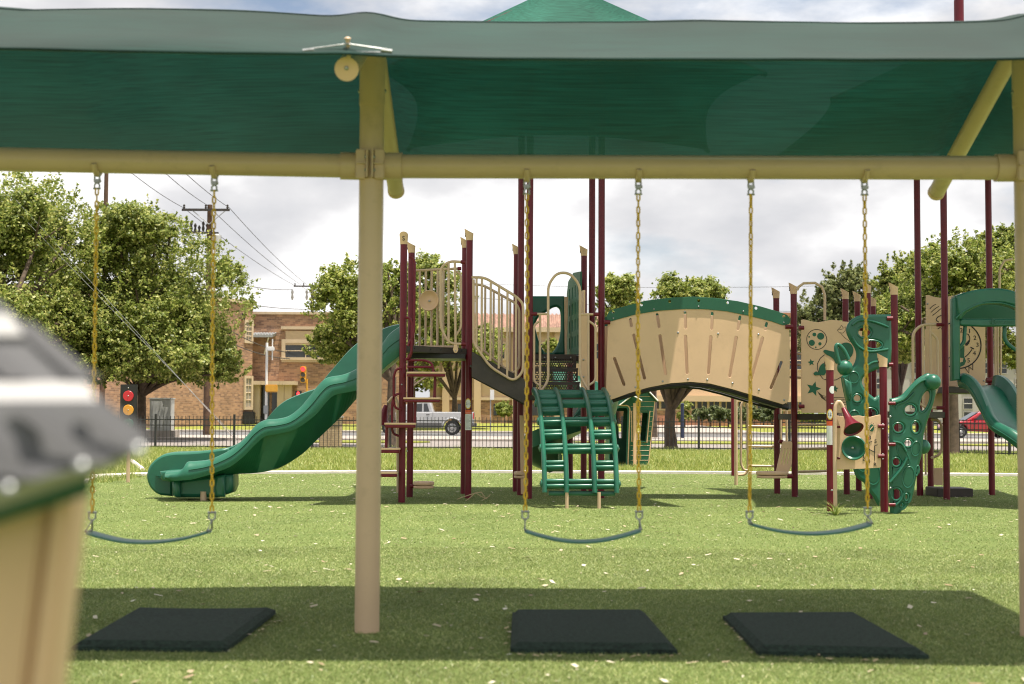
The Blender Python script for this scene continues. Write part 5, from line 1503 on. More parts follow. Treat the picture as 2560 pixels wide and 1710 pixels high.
plate('pupil', [[(p.x, 0, p.z) for p in L(zH, [(590, 840), (640, 780), (642, 830), (615, 858), (590, 855)], Yd2)]], Yd2, .004, BLACK, KP)
plate('mouse_track', [[(p.x, 0, p.z) for p in L(zH, [(515, 880), (580, 860), (578, 1000), (600, 1060), (580, 1110), (530, 1135), (510, 1120), (510, 1080), (560, 1070), (570, 1020), (520, 1015)], Yd2)]], Yd2, .005, GREEND, KP)
for u in ((590, 1150, 640, 1215, 640, 1130), (650, 1140, 690, 1175, 690, 1100), (265, 1195, 290, 1110, 300, 1195)):
    tube('foot_line', L(zH, [(u[0], u[1]), (u[2], u[3]), (u[4], u[5])], Yd2), .006, BLACK, KP, 6)
for k in range(3): tube('motion_line', pth(zH, [(128 + 18 * k, 380 + 42 * k), (165 + 25 * k, 340 + 42 * k), (210 + 36 * k, 316 + 26 * k)], Yd2), .005, BLACK, KP, 6)
tube('tail_line', pth(zH, [(245, 550), (212, 520), (240, 480), (300, 455)], Yd2), .007, BLACK, KP, 6)
for u, v in ((100, 312), (835, 1315)): bolt(wp(zH(u, v), Yk - .012), (0, -1, 0), .014, STEEL, KP)
# hood
Yo = 19.45
def hpl(nm, pts, Y, th, bev=.02, holes=()):
    return plate(nm, [[(p.x, 0, p.z) for p in smooth_path(L(zH, pts + pts[:1], Y), 3)[:-1]]] + [list(h) for h in holes], Y, th, GREEN, PS, bev, ang=50)
hood_o = [(445, 212), (560, 168), (700, 135), (850, 118), (1000, 118), (1130, 140), (1260, 180), (1480, 230), (1480, 520), (1440, 530), (1400, 480), (1300, 400), (1190, 350), (1060, 318), (940, 312), (800, 325), (680, 370), (570, 430), (500, 520), (455, 530)]
hd = plate('slide_hood', [[(p.x, 0, p.z) for p in L(zH, hood_o, Yo)]], Yo, .30, GREEN, PS, .03, ang=50); hd['label'] = 'curved green hood over the right slide'
tube('moulding', [p for p in smooth_path(L(zH, [(470, 500), (560, 420), (680, 355), (800, 310), (940, 297), (1060, 302), (1190, 335), (1300, 385), (1420, 470)], Yo - .155), 3)], .011, GREEN, hd, 7)
plate('hood_inside', [[(p.x, 0, p.z) for p in L(zH, [(460, 300), (1470, 300), (1470, 600), (460, 600)], Yo + .75)]], Yo + .75, .03, GREEND, hd, .004)
plate('hood_rail', [[(p.x, 0, p.z) for p in fillet(L(zH, [(498, 512), (1470, 512), (1470, 590), (1200, 610), (800, 615), (498, 600)], Yo), .03, 4, True)]], Yo - .04, .10, GREEN, hd, .02, ang=50)
text('embossed_name', 'PLAYLAND', .062, Matrix.Translation(wp(zH(1080, 553), Yo - .092)) @ FACE, GREEND, hd, .003)
tube('embossed_mark', [Vector((wp(zH(920, 553), Yo).x + .035 * math.cos(t), Yo - .091, wp(zH(920, 553), Yo).z + .033 * math.sin(t))) for t in [2 * math.pi * q / 18 for q in range(18)]], .005, GREEND, hd, 5, True)
hs1 = [(402, 250), (450, 228), (500, 540), (505, 1310), (400, 1320)]
plate('hood_side', [[(p.x, 0, p.z) for p in L(zH, hs1, Yo)]], Yo - .02, .14, GREEN, hd, .02, ang=50)
for pts in ([(590, 600), (580, 740), (575, 800), (545, 850), (505, 890)], [(1108, 610), (1105, 740), (1130, 810), (1190, 870), (1260, 920)]):
    tube('hood_strut', pth(zH, pts, Yo), .027, GREEN, hd, 10)
# right slide chute
nr = [(515, 1240), (560, 1225), (640, 1255), (720, 1330), (780, 1420), (830, 1520), (880, 1640), (930, 1760), (1000, 1850), (1090, 1905), (1200, 1960), (1350, 2060), (1500, 2200)]
nb = [(520, 1420), (570, 1425), (640, 1470), (700, 1560), (740, 1640), (790, 1730), (840, 1830), (900, 1930), (980, 2000), (1080, 2060), (1200, 2150), (1350, 2270), (1500, 2400)]
m0 = len(nr)
def rs2(line, Y0, Y1, dx=0, dv_=0): return smooth_path([wp(zH(p[0] + dx, p[1] + dv_), Y0 + (Y1 - Y0) * i / (m0 - 1)) for i, p in enumerate(line)], 4)
A_, B_ = rs2(nr, 19.55, 18.0), rs2(nb, 19.55, 18.0)
wv = Vector((.66, .52, 0))
sec = []
for a, b in zip(A_, B_):
    f = a + wv; fb = b + wv; bedn = b + wv * .12 + Vector((0, 0, .06)); bedf = fb - wv * .12 + Vector((0, 0, .06))
    sec.append([a + wv * .09, a + wv * .03 + Vector((0, 0, .012)), a - wv * .03, a.lerp(b, .4) - wv * .07, a.lerp(b, .8) - wv * .05, b, fb, f + wv * .04, f, f - wv * .06, bedf, bedn.lerp(bedf, .5) + Vector((0, 0, -.01)), bedn])
m_ = len(sec[0]); vs = [v for s in sec for v in s]; fs = []
for i in range(len(sec) - 1):
    for k in range(m_):
        k2_ = (k + 1) % m_; fs.append((i * m_ + k, i * m_ + k2_, (i + 1) * m_ + k2_, (i + 1) * m_ + k))
fs += [tuple(range(m_)), tuple((len(sec) - 1) * m_ + k for k in range(m_))]
s2_ = finish(vs, fs, 'hooded_slide', GREEN, PS, 60); s2_['label'] = 'green slide under the hood, running down behind the right swing post'
tube('moulding', [a.lerp(b, .5) - wv * .075 for a, b in zip(A_, B_)], .006, GREEN, s2_, 6)
g_ = B_[-1] + wv * .5
tube('leg', [(g_.x, g_.y, -.05), (g_.x, g_.y, max(.1, g_.z))], .04, TAN, s2_, 10)
# rails by the clock
tube('hand_loop', L(zE, [(950, 372), (840, 372), (790, 420), (790, 800), (850, 880), (950, 882)], 19.9), .02, TAN, PS, fil=.14)
for u in (852, 898): tube('bar', L(zE, [(u, 374), (u, 878)], 19.9), .017, TAN, PS)
tube('hand_loop', L(zE, [(900, 420), (940, 460), (940, 770), (905, 830)], 19.9), .017, TAN, PS, fil=.08)
knuckle(*L(zE, [(935, 372), (980, 372)], 19.8)); knuckle(*L(zE, [(935, 882), (980, 882)], 19.8))
for u in (1295, 1310, 1328): tube('bar', L(zE, [(u, 385), (u, 690)], 21.2), .017, TAN, PS)
tube('arch_rail', L(zE, [(1320, 160), (1322, 30), (1350, -20), (1400, -30)], 21.4), .019, TAN, PS)
plate('corner_panel', [[(p.x, 0, p.z) for p in L(zE, [(862, 400), (970, 400), (970, 880), (862, 880)], 20.9)]], 20.9, .02, TANP, PS, .004)
tube('grab_handle', L(zE, [(905, 952), (945, 955), (966, 990), (966, 1140), (945, 1175), (905, 1185)], 20.4), .019, TAN, PS, fil=.06)
for v in (952, 1185): bolt(wp(zE(908, v), 20.36), (0, -1, 0), .024, TAN, PS)
plate('transfer_panel', [[(p.x, 0, p.z) for p in L(zE, [(918, 1250), (972, 1248), (972, 1355), (918, 1352)], 21.3)]], 21.3, .03, TANP, PS, .005)
c0_, c1_ = wp(zE(925, 1375), 21.0), wp(zE(1145, 1375), 21.0)
box('transfer_step', ((c0_.x + c1_.x) / 2, 21.2, .06), (c1_.x - c0_.x, .6, .13), DECK, PS, 0, .01)
tube('talk_post', L(zE, [(865, 780), (868, 1290)], 21.0), .016, TAN, PS)
knuckle(*L(zE, [(1240, 712), (1300, 712)], 20.7), .04)

# --- hip canopies on the tall posts
def canopy(cx, cy, hx, hy, zc, zp, label, cxp=None, cyp=None):
    V, Fc = [], []
    cor = [Vector((cx - hx, cy - hy, zc)), Vector((cx + hx, cy - hy, zc)), Vector((cx + hx, cy + hy, zc)), Vector((cx - hx, cy + hy, zc))]
    ap = Vector((cxp if cxp is not None else cx, cyp if cyp is not None else cy, zp))
    n, m = 14, 10
    for s in range(4):
        a, b = cor[s], cor[(s + 1) % 4]; o = len(V)
        for i in range(m + 1):
            t = i / m
            for k in range(n + 1):
                u = k / n; e = a.lerp(b, u); mid = (a + b) / 2
                e = e.lerp(Vector((ap.x, ap.y, e.z)), .13 * 4 * u * (1 - u)) + Vector((0, 0, .16 * 4 * u * (1 - u)))
                p = e.lerp(ap, t) - Vector((0, 0, .30 * 4 * t * (1 - t) * .5 * (4 * u * (1 - u)) ** .5))
                V.append(p)
        for i in range(m):
            for k in range(n):
                q = o + i * (n + 1) + k; Fc.append((q, q + 1, q + n + 2, q + n + 1))
    me = mesh('canopy', V, Fc)
    bm = bmesh.new(); bm.from_mesh(me); bmesh.ops.remove_doubles(bm, verts=bm.verts, dist=1e-4); bm.to_mesh(me); bm.free(); fixn(me, 30)
    o = link('canopy', me, CLOTH2, PS); o['label'] = label
    for c in cor: tube('canopy_frame', [c + Vector((0, 0, -.03)), ap + Vector((0, 0, -.08))], .035, MAROON, o, 8)
    return o
canopy(.72, 20.2, 2.4, 2.6, 5.4, 7.3, 'green hip roof canopy over the middle tower')
canopy(6.3, 20.1, 2.35, 2.45, 5.1, 6.5, 'green hip roof canopy over the right tower')
for p in (t1, t2, t3, t4, w1, w2, w3):
    pass
# ================================================================== ACTIVITY PANEL (front right)
AP = thing('activity_panel', (wp((2144, 1100), 17.2).x, 17.2, 0), 'tan driving activity panel with horn and green dish between two short maroon posts', 'activity panel')
a1 = post(2077, 1278, 923, parent=AP); a2 = post(2211, 1280, 915, parent=AP)
Ya = 17.18
po_ = [(212, 428), (300, 442), (400, 436), (470, 431), (530, 441), (590, 446), (640, 432), (690, 421), (700, 424), (705, 985), (695, 998), (500, 1010), (235, 1020), (215, 1010)]
pn = plate('panel', [[(p.x, 0, p.z) for p in L(zR, po_, Ya)]], Ya, .022, TANP, AP, .004)
c = wp(zR(422, 782), Ya - .04)
ds = lathe('dish', [(.03, .0), (.06, .005), (.095, .03), (.115, .06), (.135, .075), (.146, .065), (.142, .04), (.09, .0), (.04, -.02), (0, -.03)], aim(c, (-.45, -1, .02)), GREEN, AP, 40)
bolt(c + Vector((-.03, -.022, 0)), (-.45, -1, 0), .018, STEEL, ds)
Yt = Ya - .06
tube('talk_tube', L(zR, [(212, 1512), (205, 900), (205, 400), (215, 320), (240, 280), (262, 285), (285, 320), (300, 365)], Yt), .024, TAN, AP, 12, fil=.06)
hc, he = wp(zR(298, 352), Yt), wp(zR(375, 572), Yt - .13)
hn = lathe('horn', [(.026, 0), (.030, .02), (.036, .08), (.055, .16), (.085, .22), (.118, .265), (.124, .262), (.116, .25), (.08, .20), (.04, .12), (0, .06)], aim(hc, Vector((.22, -.62, -.76))) @ Matrix.Diagonal((1, 1, 1.25, 1)), MAROON, AP, 36)
lathe('horn_throat_shade', [(.112, .245), (.076, .195), (.038, .118), (0, .058)], aim(hc, Vector((.22, -.62, -.76))) @ Matrix.Diagonal((1, 1, 1.25, 1)) @ Matrix.Translation((0, 0, .004)), BLACK, hn, 30)  # black cone stands in for the shade inside the maroon horn
for u, v in ((240, 555), (240, 895)): knuckle(wp(zR(u - 12, v), Ya), wp(zR(u + 20, v), Ya), .018, AP)
for u, v in ((690, 545), (690, 873)):
    knuckle(wp(zR(u - 14, v), Ya - .03), wp(zR(u + 52, v), Ya - .03), .024, AP)
    for dv_ in (-25, 30): bolt(wp(zR(u + 38, v + dv_), Ya - .055), (0, -1, 0), .009, STEEL, AP)
Yl = Ya - .013
def rdisc(nm, u, v, ru, rv, mat):
    c = wp(zR(u, v), Yl); k = .22965 * Yl / F
    return plate(nm, [[(x, 0, z) for x, z in ell(c.x, c.z, ru * k, rv * k, 24)]], Yl, .006, mat, pn, .001)
rdisc('dial', 607, 565, 25, 40, GREEND); rdisc('button', 562, 680, 15, 24, REDP)
for k in range(9):
    a = math.radians(-30 + 30 * k); c = wp(zR(607 + 38 * math.cos(a), 563 - 52 * math.sin(a)), Yl); bolt(c, (0, -1, 0), .004, BLACK, pn, 'dial_mark')
tube('needle', L(zR, [(590, 585), (607, 562), (622, 550)], Yl - .006), .005, TANP, pn, 6)
for pts in ([(580, 885), (578, 720), (610, 712)], [(640, 920), (638, 760), (670, 748)], [(575, 795), (640, 830)], [(520, 880), (520, 760), (575, 795)]):
    tube('shift_line', L(zR, pts, Yl), .0045, BLACK, pn, 6)
for s_, u, v in (('3', 588, 672), ('5', 648, 712), ('4', 578, 928), ('R', 643, 965), ('2', 520, 905)):
    text('numeral', s_, .062, Matrix.Translation(wp(zR(u, v), Yl - .001)) @ FACE, BLACK, pn, .002)
cc = Vector((a1.x, a1.y, 0)); pxa = 2077 + (2080 - 2077)
sticker('white_dot', 2071, 2088, 965, 984, cc, CEMENT, AP, ellp=True)
sa = sticker('age_sticker', 2066, 2080, 1022, 1050, cc, YST, AP, ellp=True); sticker('age_sticker_face', 2067.5, 2078.5, 1025, 1047, cc, CEMENT, sa, PR + .0022, ellp=True)
text('age_text', '12', .05, Matrix.Translation((wp((2072, 1036), a1.y).x, a1.y - PR - .0035, wp((2072, 1036), a1.y).z)) @ FACE, BLACK, sa, .0008)
sticker('warning_sticker', 2066, 2079, 1053, 1064, cc, ORST, AP); sticker('warning_sheet', 2066, 2079, 1064.2, 1112, cc, CEMENT, AP)
for v in (302, 1245): 
    for du in (0, 14): bolt(wp(zR(168 + du, v), a1.y - .05), (0, -1, 0), .010, STEEL, AP)

# ================================================================== TOY TRAFFIC LIGHT
g_ = gp((320, 1206))
TL = thing('toy_traffic_light', g_, 'black board toy traffic light with red and amber discs on a tan post', 'play panel')
tube('post', [(g_.x, g_.y, -.05), (g_.x, g_.y, wp((320, 1040), g_.y).z)], .032, TAN, TL, 12)
sY = g_.y - .05; s = sY / F
zt, zb = wp((322, 961), sY).z, wp((322, 1085), sY).z
cx = wp((322, 1000), sY).x
box('board', (cx, sY, (zt + zb) / 2), (42 * s, .03, zt - zb), BLACK, TL, 0, .006)
for py, mt in ((990, REDP), (1025, AMBP), (1060, GREEN)):
    c = wp((321, py), sY - .016); dd = lathe('disc', [(13.2 * s, 0), (13.2 * s, .012), (12.4 * s, .018), (0, .018)], aim(c, (0, -1, 0)), mt, TL, 28)
    bolt(c + Vector((0, -.018, 0)), (0, -1, 0), .012, STEEL, dd)
bolt(wp((321, 970), sY - .016), (0, -1, 0), .012, STEEL, TL)
k0, k1_ = gp((328, 1154)), gp((357, 1178))
o = tube('white_edging', [k0 + Vector((0, 0, .03)), k1_ + Vector((0, 0, .03))], .05, CURBM, None, 6); tag(o, 'short white edging bar lying on the grass beside the green slide foot', 'edging')

# ================================================================== GREEN PLAYHOUSE (behind the tower)
yh = gp((1600, 1168)).y
PHh = thing('green_playhouse', (wp((1585, 1100), yh).x, yh + .6, 0), 'small green playhouse with tan trim and white roof edges behind the tower', 'playhouse')
def zp3(pts, Y): return [(p.x, 0, p.z) for p in L(zP, pts, Y)]
fw_ = [(1010, 1360), (1570, 1360), (1680, 280), (1500, 60), (1040, 300), (960, 420)]
door = fillet([Vector(p) for p in zp3([(1060, 1310), (1205, 1310), (1235, 420), (1215, 392), (1090, 392), (1040, 420)], yh)], .03, 3, True)
wind = zp3([(1320, 470), (1570, 468), (1530, 930), (1335, 930)], yh)
fr_ = plate('front_wall', [zp3(fw_, yh), [tuple(p) for p in door], wind], yh, .03, GREEND, PHh, .004)
for v in [120, 205, 288, 370, 450, 530, 610, 690, 770, 850, 930, 1005, 1085, 1165, 1245, 1325]:
    ur = 1680 - 110 * max(0, (v - 280)) / 1080 if v > 280 else 1500 + 180 * (v - 60) / 220
    segs = [(1300, 1326)] if 440 < v < 950 else [(1285, ur - 12)]
    if 440 < v < 950: segs = [(1285, 1298), (1606 - 50 * (v - 440) / 500, ur - 12)]
    if v < 300: segs = [(1420 if v > 150 else 1440, ur - 14)]
    for a, b in segs:
        if b > a: tube('groove', L(zP, [(a, v), (b, v)], yh - .0155), .0045, TANP, fr_, 5)
tube('window_frame', L(zP, [(1302, 442), (1600, 440), (1550, 955), (1305, 940)], yh - .02), .014, TANP, fr_, 8, True)
tube('door_frame', fillet(L(zP, [(1240, 1355), (1275, 400), (1240, 350), (1090, 350)], yh - .02), .06), .014, TANP, fr_, 8)
tube('corner_trim', L(zP, [(1570, 1360), (1680, 280)], yh - .01), .012, TANP, fr_, 7)
wx = wp(zP(1352, 700), yh - .10)
box('porch_post', (wx.x, yh - .12, wp(zP(1352, 310), yh - .1).z / 2), (.075, .075, wp(zP(1352, 310), yh - .1).z), TANP, PHh, 0, .006)
xr0, xr1 = wp(zP(1570, 1360), yh).x, wp(zP(1680, 280), yh).x
xl0, xl1 = wp(zP(1010, 1360), yh).x - .1, wp(zP(960, 420), yh).x
zt_ = wp(zP(1680, 280), yh).z; zpk = wp(zP(1500, 60), yh).z; xpk = wp(zP(1500, 60), yh).x
for xa, xb, nm in ((xr0, xr1, 'side_wall'), (xl0, xl1, 'side_wall')):
    hull8(nm, [Vector((xa - .02, yh + .02, 0)), Vector((xa + .0, yh + .02, 0)), Vector((xa, yh + 1.3, 0)), Vector((xa - .02, yh + 1.3, 0)),
               Vector((xb - .02, yh + .02, zt_)), Vector((xb, yh + .02, zt_)), Vector((xb, yh + 1.3, zt_)), Vector((xb - .02, yh + 1.3, zt_))], GREEND, PHh)
bw = zp3([(1010, 1360), (1570, 1360), (1680, 280), (1500, 60), (1040, 300), (960, 420)], yh)
bwin = zp3([(1120, 440), (1240, 440), (1215, 900), (1165, 900)], yh)
bwin2 = zp3([(1330, 470), (1560, 468), (1520, 930), (1345, 930)], yh)
plate('back_wall', [bw, bwin, bwin2], yh + 1.3, .03, GREEND, PHh, .004)
hull8('floor', [Vector((xl0, yh, 0)), Vector((xr0, yh, 0)), Vector((xr0, yh + 1.3, 0)), Vector((xl0, yh + 1.3, 0)), Vector((xl0, yh, .04)), Vector((xr0, yh, .04)), Vector((xr0, yh + 1.3, .04)), Vector((xl0, yh + 1.3, .04))], TANP, PHh)
re = wp(zP(1720, 290), yh)
def slab(a, b, nm):
    th = Vector((0, 0, .03))
    q = [Vector((a.x, yh - .12, a.z)), Vector((b.x, yh - .12, b.z)), Vector((b.x, yh + 1.45, b.z)), Vector((a.x, yh + 1.45, a.z))]
    s_ = hull8(nm, q + [v + th for v in q], GREEND, PHh)
    tube('roof_edge', [Vector((a.x, yh - .13, a.z + .02)), Vector((b.x, yh - .13, b.z + .02))], .017, WHITE, s_, 6)
pk_ = Vector((xpk, yh, zpk + .01))
slab(pk_, Vector((re.x, yh, re.z)), 'roof_panel'); slab(Vector((2 * xpk - re.x - .25, yh, re.z - .1)), pk_, 'roof_panel')
e0, e1 = L(zP, [(1255, 145), (1470, 270)], yh - .5)
tube('porch_roof_edge', [e0, e1], .017, WHITE, PHh, 6)
hull8('porch_roof', [e0, e1, e1 + Vector((0, .38, 0)), e0 + Vector((0, .38, 0)), e0 + Vector((0, 0, .02)), e1 + Vector((0, 0, .02)), e1 + Vector((0, .38, .02)), e0 + Vector((0, .38, .02))], GREEND, PHh)

# ================================================================== SWING SET
PX1, PX2 = 924, 2566
SY = 7.62
def sY_at(x):
    """the left bay bends slightly towards the viewer"""
    if x < -.757: return SY - .085 * (-.757 - x)
    return SY - .012 * max(0, x + .757)
sx1 = wp((PX1, 900), SY).x; sx2 = wp((PX2, 900), SY).x; sx0 = sx1 - 3.5
SW = thing('swing_set', (sx1, SY, 0), 'tan tubular swing frame with green fabric shade roof in the foreground', 'swing set')
zbm = (wp((1400, 390), SY).z + wp((1400, 446), SY).z) / 2
BR = (wp((1400, 388), SY).z - wp((1400, 447), SY).z) / 2
RID = 3.30
for x in (sx0, sx1, sx2):
    y = sY_at(x)
    tube('post', [(x, y, -.1), (x, y, zbm)], .0655, TAN, SW, 28)
    tube('upper_post', [(x, y, zbm), (x, y, RID - .16)], .0655, TAN, SW, 28)
    zj = wp((927, 265), SY).z
    tube('sleeve', [(x, y, zj), (x, y, RID - .15)], .0685, TAN, SW, 28)
    for sgn in (-1, 1): bolt((x + sgn * .068, y, zj + .08), (sgn, 0, 0), .012, STEEL, SW)
    # T clamp: two ribbed half shells
    for sgn in (-1, 1):
        box('clamp', (x + sgn * .048, y - .062, zbm + .0), (.056, .05, .155), TAN, SW, 0, .006)
        box('clamp_flange', (x + sgn * .014, y - .085, zbm), (.010, .045, .150), TAN, SW, 0, .003)
        box('clamp_rib', (x + sgn * .045, y - .09, zbm), (.05, .03, .006), TAN, SW)
        for dz in (-.035, .035): bolt((x + sgn * .022, y - .088, zbm + dz), (sgn, -.6, 0), .010, STEEL, SW)
        tube('collar', [(x + sgn * .06, y, zbm), (x + sgn * .165, sY_at(x + sgn * .165), zbm)], BR + .010, TAN, SW, 24)
    # arms carrying the roof
    yf, yb_ = y - 1.17, y + 1.62
    tube('shade_arm', fillet([Vector((x, yf, 2.70)), Vector((x, y, RID - .10)), Vector((x, yb_, 2.585))], .25), .052, TAN, SW, 18)
    cap_ = lathe('arm_cap', [(.0525, -.02), (.0545, 0), (.0545, .012), (0, .014)], aim((x, yf - .001, 2.70), (0, -1, -.35)), TANP, SW, 24)
    bolt((x, yf - .016, 2.70), (0, -1, -.35), .011, STEEL, cap_)
    lathe('arm_cap', [(.0535, -.02), (.0545, .01), (.04, .035), (0, .04)], aim((x, yb_, 2.585), (0, 1, -.35)), TANP, SW, 24)
    # turnbuckle and cable at the front edge
    ez = wp((861, 122), yf).z - .025
    ty_ = yf - .07
    tb = tube('cable_post', [(x + .01, ty_ + .06, 2.73), (x + .01, ty_, ez + .055)], .010, TAN, SW, 8)
    bolt((x + .01, ty_, ez + .05), (0, 0, 1), .016, TAN, tb)
    tube('cable', [(x - .17, ty_, ez + .004), (x + .01, ty_ - .005, ez + .028), (x + .19, ty_, ez + .004)], .004, STEEL, SW, 6)
    tube('cable', [(x - .17, ty_, ez - .004), (x + .19, ty_, ez - .008)], .004, STEEL, SW, 6)
    for sgn in (-1, 1): tube('cable_sleeve', [(x + .01 + sgn * .15, ty_, ez + .002), (x + .01 + sgn * .20, ty_, ez - .004)], .010, STEEL, SW, 8)
def beam(xa, xb, nm='top_beam'):
    return tube(nm, [(xa, sY_at(xa), zbm), (xb, sY_at(xb), zbm)], BR, TAN, SW, 28)
bmL, bmR = beam(sx0, sx1 - .03), beam(sx1 + .03, sx2)
# shade cloth: front slope, ridge, back slope
V, Fc = [], []
nx = 190
prof = [(-1.27, 2.745), (-1.22, 2.79), (-.9, 2.915), (-.5, 3.09), (-.22, 3.225), (0, 3.292), (.25, 3.245), (.6, 3.10), (1.0, 2.94), (1.4, 2.80), (1.66, 2.715)]
xs0, xs1 = sx0 - .5, sx2 + .75
for i in range(nx + 1):
    x = xs0 + (xs1 - xs0) * i / nx; y0 = sY_at(x)
    # sag between supports, bump above each arm
    d = min(abs(x - s_) for s_ in (sx0, sx1, sx2)); sag = .036 * (1 - math.exp(-(d / .13) ** 2)) + (.012 if x > sx1 else -.03) * math.sin(math.pi * min(d / 1.75, 1))
    for j, (dy, z) in enumerate(prof):
        wv_ = (.0025 * math.sin(x * 5 + j * 1.7) + .0015 * math.sin(x * 11 + j)) * (1 if dy > 0 else .4)
        e_ = abs(dy) / 1.27; pull = .05 * (1 - math.exp(-(d / .6) ** 2)) * e_ * (1 if dy < 0 else -1)
        V.append((x, y0 + dy + pull, z - sag * (1 if j not in (0, len(prof) - 1) else .25) + wv_))
m_ = len(prof)
for i in range(nx):
    for j in range(m_ - 1): Fc.append((i * m_ + j, (i + 1) * m_ + j, (i + 1) * m_ + j + 1, i * m_ + j + 1))
me = mesh('shade_fabric', V, Fc, True); fb_ = link('shade_fabric', me, CLOTH, SW); fb_['label'] = 'green shade cloth roof of the swing set'
tube('hem', [Vector(V[i * m_]) for i in range(nx + 1)], .007, CLOTH, fb_, 6)
tube('hem', [Vector(V[i * m_ + m_ - 1]) for i in range(nx + 1)], .007, CLOTH, fb_, 6)
tube('seam', [Vector(V[i * m_ + 4]) + Vector((0, -.002, .003)) for i in range(nx + 1)], .003, CLOTH, fb_, 5)

# --- swings
def link_mesh(L_=.046, W_=.0245, r=.0046):
    pts = []
    R = W_ / 2 - r; h = L_ / 2 - r - R
    for k in range(7):
        a = math.pi * k / 6; pts.append(Vector((R * math.cos(a), 0, h + R * math.sin(a))))
    for k in range(7):
        a = math.pi + math.pi * k / 6; pts.append(Vector((R * math.cos(a), 0, -h + R * math.sin(a))))
    vs, fs = sweep_data(pts, r, 7, True)
    me = mesh('chain_link', vs, fs); fixn(me, 60); me.materials.append(YEL); return me
LM = link_mesh()
def swing(pxs, tops, bots, seat_px, label):
    xm = (wp((pxs[0], 900), SY).x + wp((pxs[1], 900), SY).x) / 2
    Yc = sY_at(xm)
    S = thing('swing', (xm, Yc, .4), label, 'swing', 'swings hanging from the tan frame')
    ends = []
    for k in range(2):
        a = wp((pxs[k], tops), sY_at(wp((pxs[k], 900), SY).x)); b = wp(bots[k], Yc + .02)
        # hanger on the beam
        tube('hanger_band', [Vector((a.x, a.y + (BR + .006) * math.cos(t), zbm + (BR + .006) * math.sin(t))) for t in [math.radians(200 + 140 * q / 8) for q in range(9)]], .016, TAN, S, 8)
        zt = zbm - BR
        tube('shackle', [Vector((a.x - .012, a.y, zt)), Vector((a.x - .014, a.y, zt - .045)), Vector((a.x + .014, a.y, zt - .045)), Vector((a.x + .012, a.y, zt))], .0055, STEEL, S, 7, fil=.008)
        box('swivel', (a.x, a.y, zt - .043), (.032, .026, .022), STEEL, S, 0, .004)
        bolt((a.x + .016, a.y, zt - .043), (1, 0, 0), .009, STEEL, S)
        tube('clevis', [Vector((a.x - .012, a.y, zt - .085)), Vector((a.x - .013, a.y, zt - .062)), Vector((a.x, a.y, zt - .052)), Vector((a.x + .013, a.y, zt - .062)), Vector((a.x + .012, a.y, zt - .085))], .005, STEEL, S, 7)
        tube('pin', [Vector((a.x - .02, a.y, zt - .082)), Vector((a.x + .02, a.y, zt - .082))], .005, STEEL, S, 7)
        top = Vector((a.x, a.y, zt - .082)); d = b - top; n = max(2, int(d.length / .0338))
        sw_ = rnd.uniform(-.006, .006)
        for i in range(n):
            t = (i + .5) / n; p = top + d * t + Vector((sw_ * math.sin(math.pi * t), 0, 0))
            o = link('chain_link', LM, None, S)
            Rm = d.to_track_quat('-Z', 'Y').to_matrix().to_4x4()
            o.matrix_basis = Matrix.Translation(p) @ Rm @ Matrix.Rotation((math.pi / 2 if i % 2 else 0) + rnd.uniform(-.25, .25) + k * .5, 4, 'Z')
        ends.append(b)
    sp_ = [wp(p, Yc) for p in seat_px]
    for k, e_ in enumerate((sp_[0], sp_[-1])):
        b = ends[k]
        tube('seat_shackle', [b + Vector((-.016, 0, -.002)), b + Vector((-.017, 0, -.03)), b + Vector((0, 0, -.045)), b + Vector((.017, 0, -.03)), b + Vector((.016, 0, -.002))], .0048, STEEL, S, 7)
        tube('pin', [b + Vector((-.022, 0, 0)), b + Vector((.022, 0, 0))], .006, STEEL, S, 7)
        tri = [b + Vector((0, 0, -.04)), e_ + Vector((0, -.06, .008)), e_ + Vector((0, .06, .008))]
        tube('seat_triangle', tri, .0052, STEEL, S, 7, True)
    cen = smooth_path(sp_, 5); vs, fs = [], []
    hw, th = .068, .0065
    for i, p in enumerate(cen):
        d = (cen[min(i + 1, len(cen) - 1)] - cen[max(i - 1, 0)]).normalized(); up = Vector((-d.z, 0, d.x))
        if up.z < 0: up = -up
        e_ = min(1, .75 + 6 * min(i, len(cen) - 1 - i) / len(cen))
        for yy, uu in ((-hw, -.6), (-hw, .6), (-hw * .86, 1), (hw * .86, 1), (hw, .6), (hw, -.6), (hw * .86, -1), (-hw * .86, -1)):
            vs.append(p + Vector((0, yy * e_, 0)) + up * (uu * th))
    for i in range(len(cen) - 1):
        for k in range(8): fs.append((i * 8 + k, i * 8 + (k + 1) % 8, i * 8 + 8 + (k + 1) % 8, i * 8 + 8 + k))
    fs += [tuple(range(8)), tuple((len(cen) - 1) * 8 + k for k in range(8))]
    finish(vs, fs, 'belt_seat', RUBG, S, 50)
    return S
swing((243, 536), 440, [(231, 1281), (530, 1281)], [(222, 1331), (265, 1343), (310, 1352), (360, 1355), (410, 1353), (465, 1345), (524, 1329)], 'leftmost green belt swing on yellow chains beside the blurred grey roof')
swing((1317, 1596), 440, [(1313, 1279), (1598, 1279)], [(1312, 1327), (1355, 1340), (1400, 1350), (1450, 1354), (1500, 1351), (1550, 1341), (1601, 1326)], 'middle green belt swing on yellow chains hanging before the track climber')
swing((1877, 2161), 440, [(1874, 1279), (2169, 1270)], [(1875, 1310), (1925, 1323), (1975, 1331), (2030, 1334), (2085, 1330), (2130, 1322), (2174, 1310)], 'rightmost green belt swing on yellow chains before the horn panel')

